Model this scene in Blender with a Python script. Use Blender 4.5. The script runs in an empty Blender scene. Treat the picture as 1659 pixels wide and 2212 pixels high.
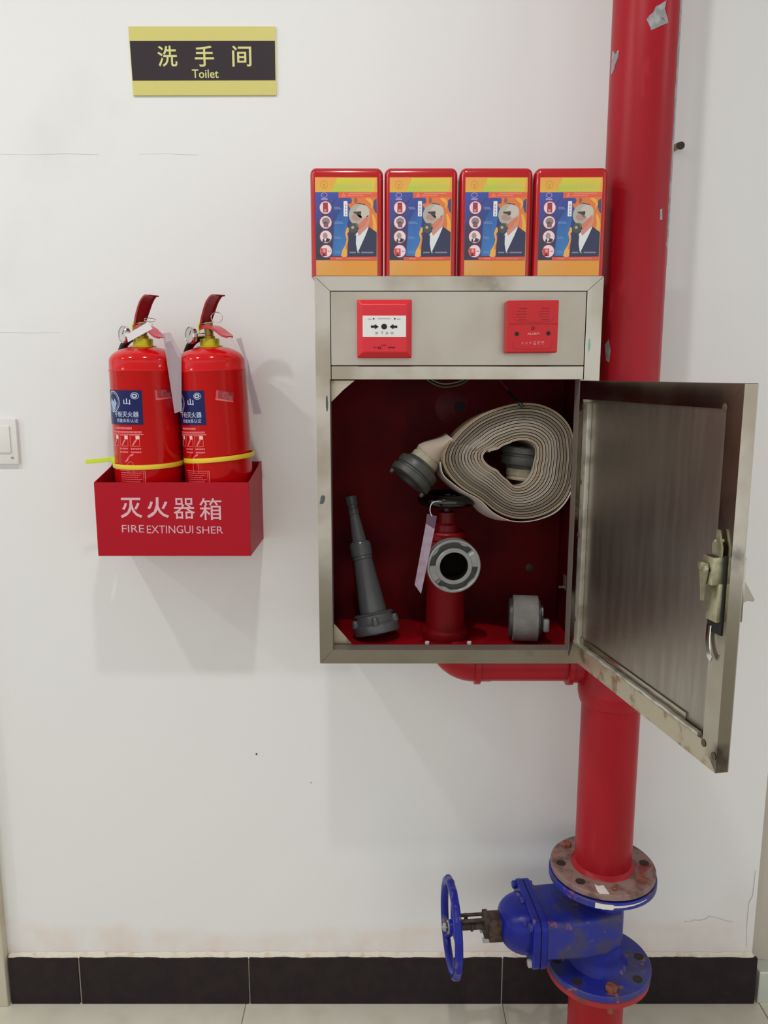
import bpy, bmesh, math, random
from mathutils import Vector, Matrix
random.seed(7)
V = Vector
PI = math.pi

# ------------------------------------------------------------------ camera, world, lights, exposure
FPX = 1720.0                      # focal length in pixels of the 1659 x 2212 frame
TH = math.radians(9.83)           # camera looks down by this much
CAM = V((0.0, -1.65, 1.45))
sc = bpy.context.scene
C = sc.collection
cd = bpy.data.cameras.new('camera')
cam = bpy.data.objects.new('camera', cd); C.objects.link(cam)
cam.location = CAM
cam.rotation_euler = (PI/2 - TH, 0, 0)
cd.sensor_fit = 'VERTICAL'; cd.sensor_height = 32.0; cd.sensor_width = 24.0
cd.lens = FPX/2212*32.0
cd.clip_start = 0.02
sc.camera = cam

w = bpy.data.worlds.new('world'); sc.world = w; w.use_nodes = True
w.node_tree.nodes['Background'].inputs[0].default_value = (0.97, 0.985, 1.0, 1)
w.node_tree.nodes['Background'].inputs[1].default_value = 0.89

for i, (x, p) in enumerate([(-2.5, 10.0), (-1.3, 8.4), (-0.1, 8.4), (2.3, 6.0)]):
    l = bpy.data.lights.new('downlight_lamp', 'AREA'); l.shape = 'DISK'; l.size = 0.085
    l.energy = p; l.color = (0.985, 0.985, 0.975)
    o = bpy.data.objects.new('downlight_lamp', l); C.objects.link(o)
    o.location = (x, -1.08, 2.785)

sc.view_settings.view_transform = 'Standard'
sc.view_settings.look = 'None'
sc.view_settings.exposure = 0.19
sc.view_settings.gamma = 1.0
sc.view_settings.use_curve_mapping = False

# ------------------------------------------------------------------ helpers
def lin(c):
    return tuple((v/255/12.92 if v/255 <= 0.04045 else ((v/255+0.055)/1.055)**2.4) for v in c)

def at(px, py, Y):
    """point of the plane y = Y seen at a pixel"""
    u = (px-829.5)/FPX; v = (py-1106)/FPX
    d = V((u, math.cos(TH) - v*math.sin(TH), -math.sin(TH) - v*math.cos(TH)))
    return CAM + d*((Y - CAM.y)/d.y)

def nodes(name):
    m = bpy.data.materials.new(name); m.use_nodes = True
    nt = m.node_tree; b = nt.nodes['Principled BSDF']
    return m, nt, b

def mat(name, col, rough=0.5, metal=0.0, col2=None, scale=30.0, lo=0.4, hi=0.65, bump=0.0, bscale=None,
        coat=0.0, rvar=0.0, alpha=1.0, stretch=None, detail=4.0, col3=None, scale3=8.0, lo3=.55, hi3=.7, trans=0.0, spec=0.5):
    m, nt, b = nodes(name)
    N = nt.nodes; L = nt.links
    b.inputs['Roughness'].default_value = rough
    b.inputs['Metallic'].default_value = metal
    b.inputs['Coat Weight'].default_value = coat
    b.inputs['Coat Roughness'].default_value = 0.06
    b.inputs['Alpha'].default_value = alpha
    b.inputs['Transmission Weight'].default_value = trans
    b.inputs['Specular IOR Level'].default_value = spec
    c1 = (*lin(col), 1)
    b.inputs['Base Color'].default_value = c1
    tc = N.new('ShaderNodeTexCoord'); mp = N.new('ShaderNodeMapping')
    L.new(tc.outputs['Object'], mp.inputs['Vector'])
    if stretch: mp.inputs['Scale'].default_value = stretch
    def noise(s, d=detail):
        n = N.new('ShaderNodeTexNoise'); n.inputs['Scale'].default_value = s; n.inputs['Detail'].default_value = d
        L.new(mp.outputs[0], n.inputs['Vector']); return n
    def ramp(n, a, c):
        r = N.new('ShaderNodeMapRange'); r.inputs['From Min'].default_value = a; r.inputs['From Max'].default_value = c
        r.interpolation_type = 'SMOOTHSTEP'
        L.new(n.outputs['Fac'], r.inputs['Value']); return r
    out = None
    if col2:
        n = noise(scale); r = ramp(n, lo, hi)
        mx = N.new('ShaderNodeMix'); mx.data_type = 'RGBA'
        mx.inputs['A'].default_value = c1; mx.inputs['B'].default_value = (*lin(col2), 1)
        L.new(r.outputs[0], mx.inputs['Factor']); out = mx.outputs['Result']
        if rvar:
            r2 = N.new('ShaderNodeMapRange'); r2.inputs['To Min'].default_value = rough; r2.inputs['To Max'].default_value = rough + rvar
            L.new(r.outputs[0], r2.inputs['Value']); L.new(r2.outputs[0], b.inputs['Roughness'])
    if col3:
        n = noise(scale3); r = ramp(n, lo3, hi3)
        mx = N.new('ShaderNodeMix'); mx.data_type = 'RGBA'
        if out: L.new(out, mx.inputs['A'])
        else: mx.inputs['A'].default_value = c1
        mx.inputs['B'].default_value = (*lin(col3), 1)
        L.new(r.outputs[0], mx.inputs['Factor']); out = mx.outputs['Result']
    if out: L.new(out, b.inputs['Base Color'])
    if bump:
        n = noise(bscale or scale*3); bp = N.new('ShaderNodeBump'); bp.inputs['Strength'].default_value = bump
        bp.inputs['Distance'].default_value = 0.002
        L.new(n.outputs['Fac'], bp.inputs['Height']); L.new(bp.outputs[0], b.inputs['Normal'])
    return m

def print_mat(name, rough=0.35, coat=0.3, metal=0.0, noise_amt=0.0, spec=0.5):
    m, nt, b = nodes(name)
    a = nt.nodes.new('ShaderNodeVertexColor'); a.layer_name = 'Col'
    nt.links.new(a.outputs['Color'], b.inputs['Base Color'])
    b.inputs['Roughness'].default_value = rough; b.inputs['Coat Weight'].default_value = coat
    b.inputs['Coat Roughness'].default_value = 0.1
    b.inputs['Specular IOR Level'].default_value = spec
    return m

class MB:
    """collects geometry in world (or root local) coordinates"""
    def __init__(s): s.v = []; s.f = []; s.c = []; s.col = None
    def color(s, rgb): s.col = (*lin(rgb), 1); return s
    def add(s, vs, fs, cols=None):
        k = len(s.v); s.v += [tuple(p) for p in vs]
        for i, f in enumerate(fs):
            s.f.append(tuple(k+j for j in f)); s.c.append((cols[i] if cols else s.col))
        return s
    def bm(s, bm, M=None):
        bm.verts.index_update()
        vs = [(M @ v.co if M else v.co.copy()) for v in bm.verts]
        fs = [[v.index for v in f.verts] for f in bm.faces]
        bm.free(); return s.add(vs, fs)
    def box(s, x0, x1, y0, y1, z0, z1, bev=0.0, seg=2, M=None):
        b = bmesh.new(); bmesh.ops.create_cube(b, size=1)
        for v in b.verts:
            v.co = V(((x0+x1)/2 + v.co.x*(x1-x0), (y0+y1)/2 + v.co.y*(y1-y0), (z0+z1)/2 + v.co.z*(z1-z0)))
        if bev: bmesh.ops.bevel(b, geom=b.edges[:], offset=bev, segments=seg, profile=0.6, affect='EDGES')
        return s.bm(b, M)
    def lathe(s, prof, o=(0, 0, 0), axis=(0, 0, 1), seg=48, ref=None, rfun=None, a0=0, a1=2*PI):
        """prof = [(radius, distance along the axis)]"""
        o = V(o); ax = V(axis).normalized()
        r0 = V(ref) if ref else (V((1, 0, 0)) if abs(ax.x) < 0.9 else V((0, 0, 1)))
        e1 = (r0 - ax*r0.dot(ax)).normalized(); e2 = ax.cross(e1)
        full = abs((a1-a0) - 2*PI) < 1e-6
        n = seg if full else seg+1
        vs = []; fs = []
        for (r, t) in prof:
            for k in range(n):
                a = a0 + (a1-a0)*k/seg
                rr = r*(rfun(a, t) if rfun else 1)
                vs.append(o + ax*t + (e1*math.cos(a) + e2*math.sin(a))*rr)
        for i in range(len(prof)-1):
            for k in range(seg):
                k2 = (k+1) % n
                fs.append((i*n+k, i*n+k2, (i+1)*n+k2, (i+1)*n+k))
        return s.add(vs, fs)
    def cyl(s, p0, p1, r, r2=None, seg=24, bev=0.0):
        p0 = V(p0); p1 = V(p1); L = (p1-p0).length; r2 = r if r2 is None else r2
        pr = [(0, 0), (r-bev, 0), (r, bev), (r2, L-bev), (r2-bev, L), (0, L)] if bev else [(0, 0), (r, 0), (r2, L), (0, L)]
        return s.lathe(pr, p0, p1-p0, seg)
    def tube(s, path, r, seg=12, closed=False, caps=True, flat=None, up=None):
        """round (or flat=(half width, half thickness) rectangular-ish) sweep"""
        P = [V(p) for p in path]; n = len(P); vs = []; fs = []
        prev = V(up) if up else None
        for i, p in enumerate(P):
            t = (P[(i+1) % n] - P[i-1]) if closed else (P[min(i+1, n-1)] - P[max(i-1, 0)])
            t.normalize()
            if prev is None:
                prev = V((0, 0, 1)) if abs(t.z) < 0.9 else V((1, 0, 0))
            if up: prev = V(up)
            e1 = (prev - t*prev.dot(t)).normalized(); e2 = t.cross(e1); prev = e1
            ri = r[i] if isinstance(r, (list, tuple)) else r
            for k in range(seg):
                a = 2*PI*k/seg
                if flat:
                    ca, sa = math.cos(a), math.sin(a)
                    q = 0.35
                    x = math.copysign(abs(ca)**q, ca); y = math.copysign(abs(sa)**q, sa)
                    vs.append(p + e1*x*flat[1] + e2*y*flat[0])
                else:
                    vs.append(p + (e1*math.cos(a) + e2*math.sin(a))*ri)
        m = n if closed else n-1
        for i in range(m):
            for k in range(seg):
                j = (i+1) % n
                fs.append((i*seg+k, i*seg+(k+1) % seg, j*seg+(k+1) % seg, j*seg+k))
        if caps and not closed:
            fs.append(tuple(range(seg))[::-1]); fs.append(tuple((n-1)*seg+k for k in range(seg)))
        return s.add(vs, fs)
    def prism(s, pts, n):
        """closed outline (3-D points) pushed along vector n"""
        pts = [V(p) for p in pts]; n = V(n); k = len(pts)
        vs = pts + [p+n for p in pts]
        fs = [tuple(range(k)), tuple(range(k, 2*k))[::-1]] + [(i, i+k, (i+1) % k+k, (i+1) % k)[::-1] for i in range(k)]
        return s.add(vs, fs)
    def frame_box(s, o, ex, ey, ez, a0, a1, b0, b1, c0, c1, bev=0.0):
        M = Matrix(((ex.x, ey.x, ez.x, o.x), (ex.y, ey.y, ez.y, o.y), (ex.z, ey.z, ez.z, o.z), (0, 0, 0, 1)))
        return s.box(a0, a1, b0, b1, c0, c1, bev, M=M)

def tube_path(pts, n=12):
    """Catmull-Rom through the points"""
    P = [V(p) for p in pts]; out = []
    for i in range(len(P)-1):
        p0 = P[max(i-1, 0)]; p1 = P[i]; p2 = P[i+1]; p3 = P[min(i+2, len(P)-1)]
        for k in range(n):
            t = k/n
            out.append(0.5*((2*p1) + (p2-p0)*t + (2*p0-5*p1+4*p2-p3)*t*t + (3*p1-p0-3*p2+p3)*t**3))
    out.append(P[-1]); return out

WM = {}
def thing(name, label, cat, loc=(0, 0, 0), group=None, rot=(0, 0, 0)):
    o = bpy.data.objects.new(name, None); C.objects.link(o)
    o.empty_display_size = 0.05
    o.location = loc; o.rotation_euler = rot
    o['label'] = label; o['category'] = cat
    if group: o['group'] = group
    WM[o] = V(loc); return o

def obj(name, mb, m, parent=None, smooth=35, label=None, world=True, kind=None):
    """one mesh object; geometry given in world coordinates unless world is False"""
    me = bpy.data.meshes.new(name)
    me.from_pydata(mb.v, [], mb.f)
    if any(c is not None for c in mb.c):
        at_ = me.color_attributes.new('Col', 'FLOAT_COLOR', 'CORNER')
        buf = []
        for f, c in zip(mb.f, mb.c):
            if c is None: c = (1, 1, 1, 1)
            if isinstance(c[0], tuple):
                for q in c: buf += q
            else:
                buf += list(c)*len(f)
        at_.data.foreach_set('color', buf)
    b = bmesh.new(); b.from_mesh(me)
    if not any(c is not None for c in mb.c): bmesh.ops.remove_doubles(b, verts=b.verts[:], dist=1e-6); bmesh.ops.recalc_face_normals(b, faces=b.faces[:])
    b.to_mesh(me); b.free()
    me.materials.append(m)
    if smooth:
        me.polygons.foreach_set('use_smooth', [True]*len(me.polygons))
        me.set_sharp_from_angle(angle=math.radians(smooth))
    o = bpy.data.objects.new(name, me); C.objects.link(o)
    if parent is not None:
        o.parent = parent; WM[o] = WM.get(parent, V((0, 0, 0)))
        if world: me.transform(Matrix.Translation(-WM[o]))
    if label: o['label'] = label
    if kind: o['kind'] = kind
    me.update()
    return o

def tag(o, label, cat, group=None):
    o['label'] = label; o['category'] = cat
    if group: o['group'] = group
    return o

def solo(name, mb, m, label, cat, loc, group=None, smooth=35):
    """a thing that is one mesh, its origin at loc"""
    o = obj(name, mb, m, None, smooth)
    o.data.transform(Matrix.Translation(-V(loc))); o.location = loc
    WM[o] = V(loc)
    return tag(o, label, cat, group)

def struct(name, mb, m, parent=None, smooth=0):
    o = obj(name, mb, m, parent, smooth)
    if parent is None: o['kind'] = 'structure'
    return o

# ---- lettering
_tc = {}
def glyphs(txt, bold=0.0, spacing=1.0):
    key = (txt, bold, spacing)
    if key in _tc: return _tc[key]
    cu = bpy.data.curves.new('t', 'FONT'); cu.body = txt; cu.offset = bold; cu.resolution_u = 3
    cu.space_character = spacing
    o = bpy.data.objects.new('t', cu); C.objects.link(o)
    bpy.context.view_layer.update()
    me = bpy.data.meshes.new_from_object(o.evaluated_get(bpy.context.evaluated_depsgraph_get()))
    vs = [(v.co.x, v.co.y) for v in me.vertices]; fs = [tuple(p.vertices) for p in me.polygons]
    bpy.data.objects.remove(o); bpy.data.meshes.remove(me); bpy.data.curves.remove(cu)
    xs = [a for a, b in vs]; ys = [b for a, b in vs]
    x0, x1, y0, y1 = min(xs), max(xs), min(ys), max(ys)
    vs = [((a-x0)/(x1-x0), (b-y0)/(y1-y0)) for a, b in vs]
    _tc[key] = (vs, fs); return _tc[key]

class Art(MB):
    """flat print: f maps (a, b, layer height) to a 3-D point"""
    def __init__(s, f, step=0.0002): super().__init__(); s.fn = f; s.step = step
    def P(s, a, b, l): return s.fn(a, b, l*s.step)
    def poly(s, pts, rgb, l=1, cols=None):
        c = (*lin(rgb), 1) if rgb else None
        if cols: c = tuple((*lin(q), 1) for q in cols)
        s.add([s.P(a, b, l) for a, b in pts], [tuple(range(len(pts)))], [c])
    def rect(s, a0, b0, a1, b1, rgb, l=1, n=1, cols=None):
        """cols = bottom-left, bottom-right, top-right, top-left"""
        for i in range(n):
            x0 = a0+(a1-a0)*i/n; x1 = a0+(a1-a0)*(i+1)/n
            s.poly([(x0, b0), (x1, b0), (x1, b1), (x0, b1)], rgb, l, cols)
    def ell(s, a, b, ra, rb, rgb, l=1, n=28, rot=0):
        cr, sr = math.cos(rot), math.sin(rot)
        s.poly([(a+ra*math.cos(t)*cr-rb*math.sin(t)*sr, b+ra*math.cos(t)*sr+rb*math.sin(t)*cr) for t in [2*PI*k/n for k in range(n)]], rgb, l)
    def ring(s, a, b, ra, rb, wd, rgb, l=1, n=28, t0=0, t1=2*PI):
        for k in range(n):
            t = t0+(t1-t0)*k/n; u = t0+(t1-t0)*(k+1)/n
            s.poly([(a+ra*math.cos(t), b+rb*math.sin(t)), (a+ra*math.cos(u), b+rb*math.sin(u)),
                    (a+(ra-wd)*math.cos(u), b+(rb-wd)*math.sin(u)), (a+(ra-wd)*math.cos(t), b+(rb-wd)*math.sin(t))], rgb, l)
    def line(s, p, q, wd, rgb, l=1):
        dx, dy = q[0]-p[0], q[1]-p[1]; L = math.hypot(dx, dy); nx, ny = -dy/L*wd/2, dx/L*wd/2
        s.poly([(p[0]+nx, p[1]+ny), (p[0]-nx, p[1]-ny), (q[0]-nx, q[1]-ny), (q[0]+nx, q[1]+ny)], rgb, l)
    def text(s, t, a0, b0, a1, b1, rgb, l=2, bold=0.0, spacing=1.0, depth=0.0):
        vs, fs = glyphs(t, bold, spacing); c = (*lin(rgb), 1)
        s.add([s.P(a0+(a1-a0)*x, b0+(b1-b0)*y, l) for x, y in vs], fs, [c]*len(fs))
    def dashes(s, a0, b0, a1, b1, rgb, l=2, k=8):
        """a row of tiny unreadable characters"""
        w_ = (a1-a0)/k
        for i in range(k):
            s.rect(a0+w_*i, b0+(b1-b0)*0.05*(i % 3), a0+w_*(i+.78), b1, rgb, l)

def copy_tree(o, parent=None):
    c = o.copy(); C.objects.link(c); c.parent = parent
    WM[c] = WM.get(o)
    for ch in o.children: copy_tree(ch, c)
    return c

# ------------------------------------------------------------------ materials
M_wall = None
def wall_material():
    m, nt, b = nodes('wall_paint'); N = nt.nodes; L = nt.links
    g = N.new('ShaderNodeNewGeometry'); sep = N.new('ShaderNodeSeparateXYZ'); L.new(g.outputs['Position'], sep.inputs[0])
    def noise(s, d=3):
        n = N.new('ShaderNodeTexNoise'); n.inputs['Scale'].default_value = s; n.inputs['Detail'].default_value = d
        L.new(g.outputs['Position'], n.inputs['Vector']); return n
    def math_(op, a, b_=None, v=None):
        k = N.new('ShaderNodeMath'); k.operation = op
        for i, q in enumerate((a, b_)):
            if q is None: continue
            if isinstance(q, (int, float)): k.inputs[i].default_value = q
            else: L.new(q, k.inputs[i])
        return k.outputs[0]
    # rising damp: a stained band just above the skirting with a wandering upper limit
    n1 = noise(3.0, 5)
    lim = math_('MULTIPLY_ADD', n1.outputs['Fac'], 0.12); lim.node.inputs[2].default_value = 0.135
    d = math_('SUBTRACT', lim, sep.outputs['Z'])
    r = N.new('ShaderNodeMapRange'); r.inputs['From Min'].default_value = -0.008; r.inputs['From Max'].default_value = 0.03
    r.interpolation_type = 'SMOOTHSTEP'; L.new(d, r.inputs['Value'])
    n2 = noise(14, 4)
    r2 = N.new('ShaderNodeMapRange'); r2.inputs['From Min'].default_value = 0.3; r2.inputs['From Max'].default_value = 0.75
    L.new(n2.outputs['Fac'], r2.inputs['Value'])
    f = math_('MULTIPLY', r.outputs[0], r2.outputs[0])
    mx = N.new('ShaderNodeMix'); mx.data_type = 'RGBA'
    mx.inputs['A'].default_value = (*lin((233, 233, 231)), 1); mx.inputs['B'].default_value = (*lin((230, 214, 203)), 1)
    L.new(f, mx.inputs['Factor'])
    # faint smudges
    n3 = noise(2.2, 6)
    r3 = N.new('ShaderNodeMapRange'); r3.inputs['From Min'].default_value = 0.60; r3.inputs['From Max'].default_value = 0.78
    L.new(n3.outputs['Fac'], r3.inputs['Value'])
    mx2 = N.new('ShaderNodeMix'); mx2.data_type = 'RGBA'
    L.new(mx.outputs['Result'], mx2.inputs['A']); mx2.inputs['B'].default_value = (*lin((214, 210, 206)), 1)
    L.new(math_('MULTIPLY', r3.outputs[0], 0.5), mx2.inputs['Factor'])
    L.new(mx2.outputs['Result'], b.inputs['Base Color'])
    b.inputs['Roughness'].default_value = 0.62
    nb = noise(60, 3); bp = N.new('ShaderNodeBump'); bp.inputs['Strength'].default_value = 0.06; bp.inputs['Distance'].default_value = 0.002
    L.new(nb.outputs['Fac'], bp.inputs['Height']); L.new(bp.outputs[0], b.inputs['Normal'])
    return m
M_wall = wall_material()
M_plain = mat('plain_paint', (222, 220, 216), 0.7)
M_floor = mat('floor_tile_glaze', (222, 217, 200), 0.22, col2=(214, 208, 190), scale=9, coat=0.1)
M_grout = mat('floor_grout', (158, 152, 138), 0.8)
M_black_tile = mat('black_skirting_tile', (34, 25, 29), 0.55, col2=(40, 30, 32), scale=40, bump=0.25, bscale=260, spec=0.25)
M_caulk = mat('white_caulk', (226, 216, 202), 0.7, col2=(200, 180, 150), scale=40, lo=.5, hi=.75, bump=0.6, bscale=150)
M_casing = mat('beige_casing', (196, 188, 168), 0.5, col2=(170, 150, 110), scale=7, lo=.5, hi=.8)
M_recess = mat('recess_paint', (188, 180, 168), 0.5)
M_alu = mat('pale_aluminium', (215, 222, 215), 0.25, metal=0.6)

M_steel = mat('stainless_sheet', (186, 180, 166), 0.16, metal=1.0, col2=(160, 149, 132), scale=7, lo=.4, hi=.72, rvar=.1,
              bump=0.12, bscale=14, col3=(104, 98, 92), scale3=11, lo3=.6, hi3=.76)  # dark patches: staining, plus dark reflections painted into the colour
M_steel2 = mat('brushed_stainless_panel', (190, 183, 170), 0.34, metal=1.0, col2=(178, 168, 152), scale=4, lo=.35, hi=.7, rvar=.06,
               bump=0.03, bscale=14)
M_steel3 = mat('brushed_stainless_door_panel', (172, 165, 155), 0.33, metal=1.0, col2=(160, 152, 142), scale=10, lo=.35, hi=.7, rvar=.07,
               bump=0.04, bscale=90, stretch=(6, 6, .6))
M_rim = mat('weld_stained_steel', (196, 186, 164), 0.34, metal=0.85, col2=(148, 126, 96), scale=32, lo=.5, hi=.68)
M_lip = mat('bright_folded_steel', (214, 210, 198), 0.38, metal=0.75, col2=(170, 165, 150), scale=30)
M_zinc = mat('zinc_passivated_steel', (190, 188, 160), 0.34, metal=0.8, col2=(160, 156, 120), scale=60, lo=.4, hi=.7)
M_spot = mat('weld_spot', (96, 80, 62), 0.55, metal=0.4)
M_gap = mat('dark_joint', (30, 26, 24), 0.8)
M_inred_shade = mat('cabinet_red_shaded', (102, 4, 12), 0.6, col2=(80, 4, 9), scale=8, spec=.12)  # cabinet red with the shade of the interior darkened into its colour
M_inred_lit = mat('cabinet_red_lit', (158, 10, 22), 0.5, col2=(140, 8, 18), scale=8, spec=.2)  # same red painted lighter, for the light falling on the floor
M_pipe = mat('red_pipe_paint', (168, 18, 34), 0.36, col2=(150, 14, 28), scale=5, lo=.35, hi=.7, bump=.12, bscale=60,
             col3=(176, 36, 50), scale3=34, lo3=.64, hi3=.8, stretch=(1, 1, .35), spec=.28)
M_chip = mat('bare_grey_metal', (146, 146, 148), 0.45, metal=0.3, col2=(175, 178, 178), scale=70)
M_ext = mat('extinguisher_red_gloss', (206, 10, 16), 0.13, spec=.42)
M_boxred = mat('carmine_sheet_metal', (176, 12, 34), 0.45, spec=.2)
M_plred = mat('red_glossy_plastic', (180, 13, 21), 0.22, coat=0.3)
M_cpred = mat('red_plastic', (214, 26, 40), 0.34)
M_alred = mat('deep_red_plastic', (196, 14, 24), 0.42)
M_lever = mat('dull_red_painted_lever', (150, 24, 30), 0.32, coat=.3)
M_brass = mat('yellow_green_plated_brass', (190, 180, 30), 0.3, metal=.55, col2=(150, 130, 20), scale=60)
M_brown = mat('olive_brass_post', (150, 120, 50), 0.32, metal=.6)
M_chrome = mat('chrome', (220, 220, 220), 0.1, metal=1.0)
M_black = mat('black_rubber', (18, 16, 18), 0.42)
M_bgloss = mat('black_gloss_enamel', (10, 9, 10), 0.16, coat=.4)
M_dial = mat('gauge_face', (200, 200, 196), 0.4)
M_lens = mat('clear_plastic', (235, 238, 238), 0.05, trans=1.0, alpha=1.0)
M_tie = mat('yellow_nylon', (232, 200, 50), 0.38)
M_tiegreen = mat('yellow_green_nylon', (206, 232, 40), 0.38)
M_paper = mat('white_card', (226, 222, 224), 0.6)
M_pink = mat('pale_lilac_card', (168, 150, 166), 0.6, col2=(154, 130, 146), scale=60)
M_film = mat('cloudy_plastic_sleeve', (190, 172, 178), 0.25, alpha=0.5, spec=.3)
M_insert = mat('greyish_insert', (166, 148, 154), 0.6, alpha=.75)
M_filmd = mat('lilac_plastic_sleeve', (110, 80, 100), 0.18, alpha=0.6)
M_alloy = mat('grey_cast_alloy', (150, 150, 148), 0.36, metal=0.25, col2=(136, 136, 134), scale=40, bump=.1, bscale=120)
M_alloyd = mat('dark_grey_alloy', (72, 72, 69), 0.42, metal=0.25)
M_nozzle = mat('grey_nozzle_alloy', (94, 95, 96), 0.3, metal=0.1, coat=.15, spec=.3)
M_rustin = mat('rusty_bore', (14, 9, 6), 0.8, col2=(110, 60, 20), scale=26, lo=.58, hi=.72, spec=.1)
M_canvas = mat('grey_canvas_band', (128, 124, 120), 0.8, col2=(114, 110, 105), scale=30, bump=.3, bscale=300)
M_cloth = mat('cream_cloth_binding', (168, 158, 136), 0.75, col2=(152, 142, 118), scale=60)
M_blue = mat('blue_enamel', (22, 32, 142), 0.34, col2=(18, 26, 118), scale=12, lo=.4, hi=.7, coat=.0, spec=.3,
             col3=(120, 96, 98), scale3=30, lo3=.62, hi3=.7, bump=.15, bscale=70)
M_blue2 = mat('dusty_blue_enamel', (30, 40, 140), 0.45, col2=(58, 56, 100), scale=22, lo=.42, hi=.62,
              col3=(150, 84, 70), scale3=34, lo3=.62, hi3=.72, bump=.15, bscale=70)
M_rust = mat('rusty_flange', (142, 114, 108), 0.6, col2=(104, 74, 64), scale=26, lo=.45, hi=.66,
             col3=(136, 46, 46), scale3=18, lo3=.56, hi3=.68, bump=.4, bscale=80)
M_gasket = mat('dark_gasket', (44, 32, 28), 0.7)
M_rustd = mat('dark_rusty_iron', (84, 66, 56), 0.6, metal=.3, col2=(50, 40, 36), scale=60, bump=.4, bscale=120)
M_bolt = mat('rusty_bolt', (150, 86, 62), 0.6, metal=.2, col2=(110, 60, 44), scale=90, bump=.3, bscale=200)
M_boltg = mat('grey_bolt', (170, 172, 170), 0.4, metal=.4)
M_white = mat('white_plastic', (228, 227, 222), 0.32)
M_greyp = mat('grey_plastic', (150, 150, 142), 0.4)
M_print = print_mat('print', 0.35, 0.3)
M_lab = print_mat('label_print', 0.3, 0.0, spec=.25)
M_matte = print_mat('matte_print', 0.55, 0.0, spec=.3)
M_hose = print_mat('hose_weave', 0.8, 0.0, spec=.2)
M_green = mat('green_wire', (60, 110, 50), .4); M_redw = mat('red_wire', (190, 30, 40), .4); M_bluew = mat('blue_wire', (40, 40, 110), .4)

# ------------------------------------------------------------------ the setting
XR = 0.856; XL = -0.874
wall = struct('wall_back', MB().box(-2.6, XR, 0, 0.45, 0, 2.8), M_wall)
struct('wall_recess', MB().box(XR, 2.6, 0.03, 0.45, 0, 2.8), M_recess)
struct('ceiling', MB().box(-4.2, 4.2, -5.0, 0.45, 2.8, 2.9), M_plain)
floor = struct('floor', MB().box(-4.2, 4.2, -5.0, 0.45, -0.06, -0.0025), M_grout)
jx = at(525, 2190, -0.05).x
tile_me = None
for i in range(-3, 4):
    for j in range(-2, 1):
        x0 = jx + 0.6*i; y1 = 0.447 + 0.6*j*1.0 - 0.0
        if tile_me is None:
            t = obj('tile', MB().box(-0.299, 0.299, -0.299, 0.299, -0.012, 0, 0.0008, 1), M_floor, floor, 0, world=False)
            tile_me = t.data
        else:
            t = bpy.data.objects.new('tile', tile_me); C.objects.link(t); t.parent = floor
        t.location = (x0+0.3, y1-0.3, random.uniform(-.0003, .0003))

# black skirting: separate tiles over a bed of mortar
sk = struct('baseboard_back', MB().box(XL+0.002, XR+0.004, -0.006, 0.0, 0, 0.121), M_caulk)
edges = [(21, 169), (174, 536), (539.5, 1083), (1086.5, 1633)]
for a, b in edges:
    x0 = at(a, 2110, -0.012).x; x1 = at(b, 2110, -0.012).x
    mb = MB(); n = max(4, int((x1-x0)/0.03)); top = []
    for k in range(n+1):
        top.append((x0+(x1-x0)*k/n, 0.1185 + random.uniform(-.0012, .0012)))
    pts = [(x0, 0.0)] + [(x1, 0.0)] + top[::-1]
    mb.prism([(p[0], -0.013, p[1]) for p in pts], (0, 0.009, 0))
    obj('tile', mb, M_black_tile, sk, 0)
# mortar smear along the top of the skirting
mb = MB(); n = 150
up = []; lo = []
for k in range(n+1):
    x = XL+0.004 + (XR-XL-0.004)*k/n
    up.append((x, -0.0005, 0.1245 + random.uniform(0, .0045))); lo.append((x, -0.0095, 0.117 + random.uniform(-.0008, .0012)))
vs = []; fs = []
for k in range(n+1): vs += [up[k], lo[k], (lo[k][0], -0.0005, lo[k][2]-0.002)]
for k in range(n): fs += [(3*k, 3*k+1, 3*k+4, 3*k+3), (3*k+1, 3*k+2, 3*k+5, 3*k+4)]
obj('mortar_bead', mb.add(vs, fs), M_caulk, sk)

struct('trim_1', MB().box(-0.96, XL, -0.022, 0, 0, 2.1, 0.003), M_casing)
struct('trim_2', MB().box(XR+0.016, XR+0.05, -0.012, 0.03, 0, 0.082, 0.003), M_alu)

# small damages of the plaster
def crack(pts, wd=0.0012):
    P = [at(x, y, -0.0003) for x, y in pts]
    mb = MB().tube(P, [wd*random.uniform(.5, 1.2) for _ in P], 6)
    return obj('plaster_crack', mb, mat('crack_grey', (205, 200, 196), .8), wall)
crack([(1478, 1991), (1492, 1990), (1500, 1987), (1512, 1988), (1524, 1985), (1533, 1979), (1543, 1981), (1555, 1984), (1568, 1989), (1583, 1991)])
crack([(1632, 1880), (1629, 1910), (1626, 1935), (1618, 1950), (1615, 1980), (1613, 2010), (1613, 2045)], .001)
crack([(0, 333), (70, 334), (140, 332), (215, 334)], .0002)
crack([(300, 333), (360, 332), (430, 335)], .0002)
crack([(0, 718), (60, 719), (130, 718)], .0002)
p = at(554, 1629, -0.0008)
obj('chip_mark', MB().lathe([(0, 0), (.0022, 0.0), (0, .0008)], p, (0, -1, 0), 8), M_gap, wall)
p = at(672, 1691, -0.0008)
obj('chip_mark', MB().lathe([(0, 0), (.0016, 0.0), (0, .0008)], p, (0, -1, 0), 8), M_chip, wall)

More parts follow.
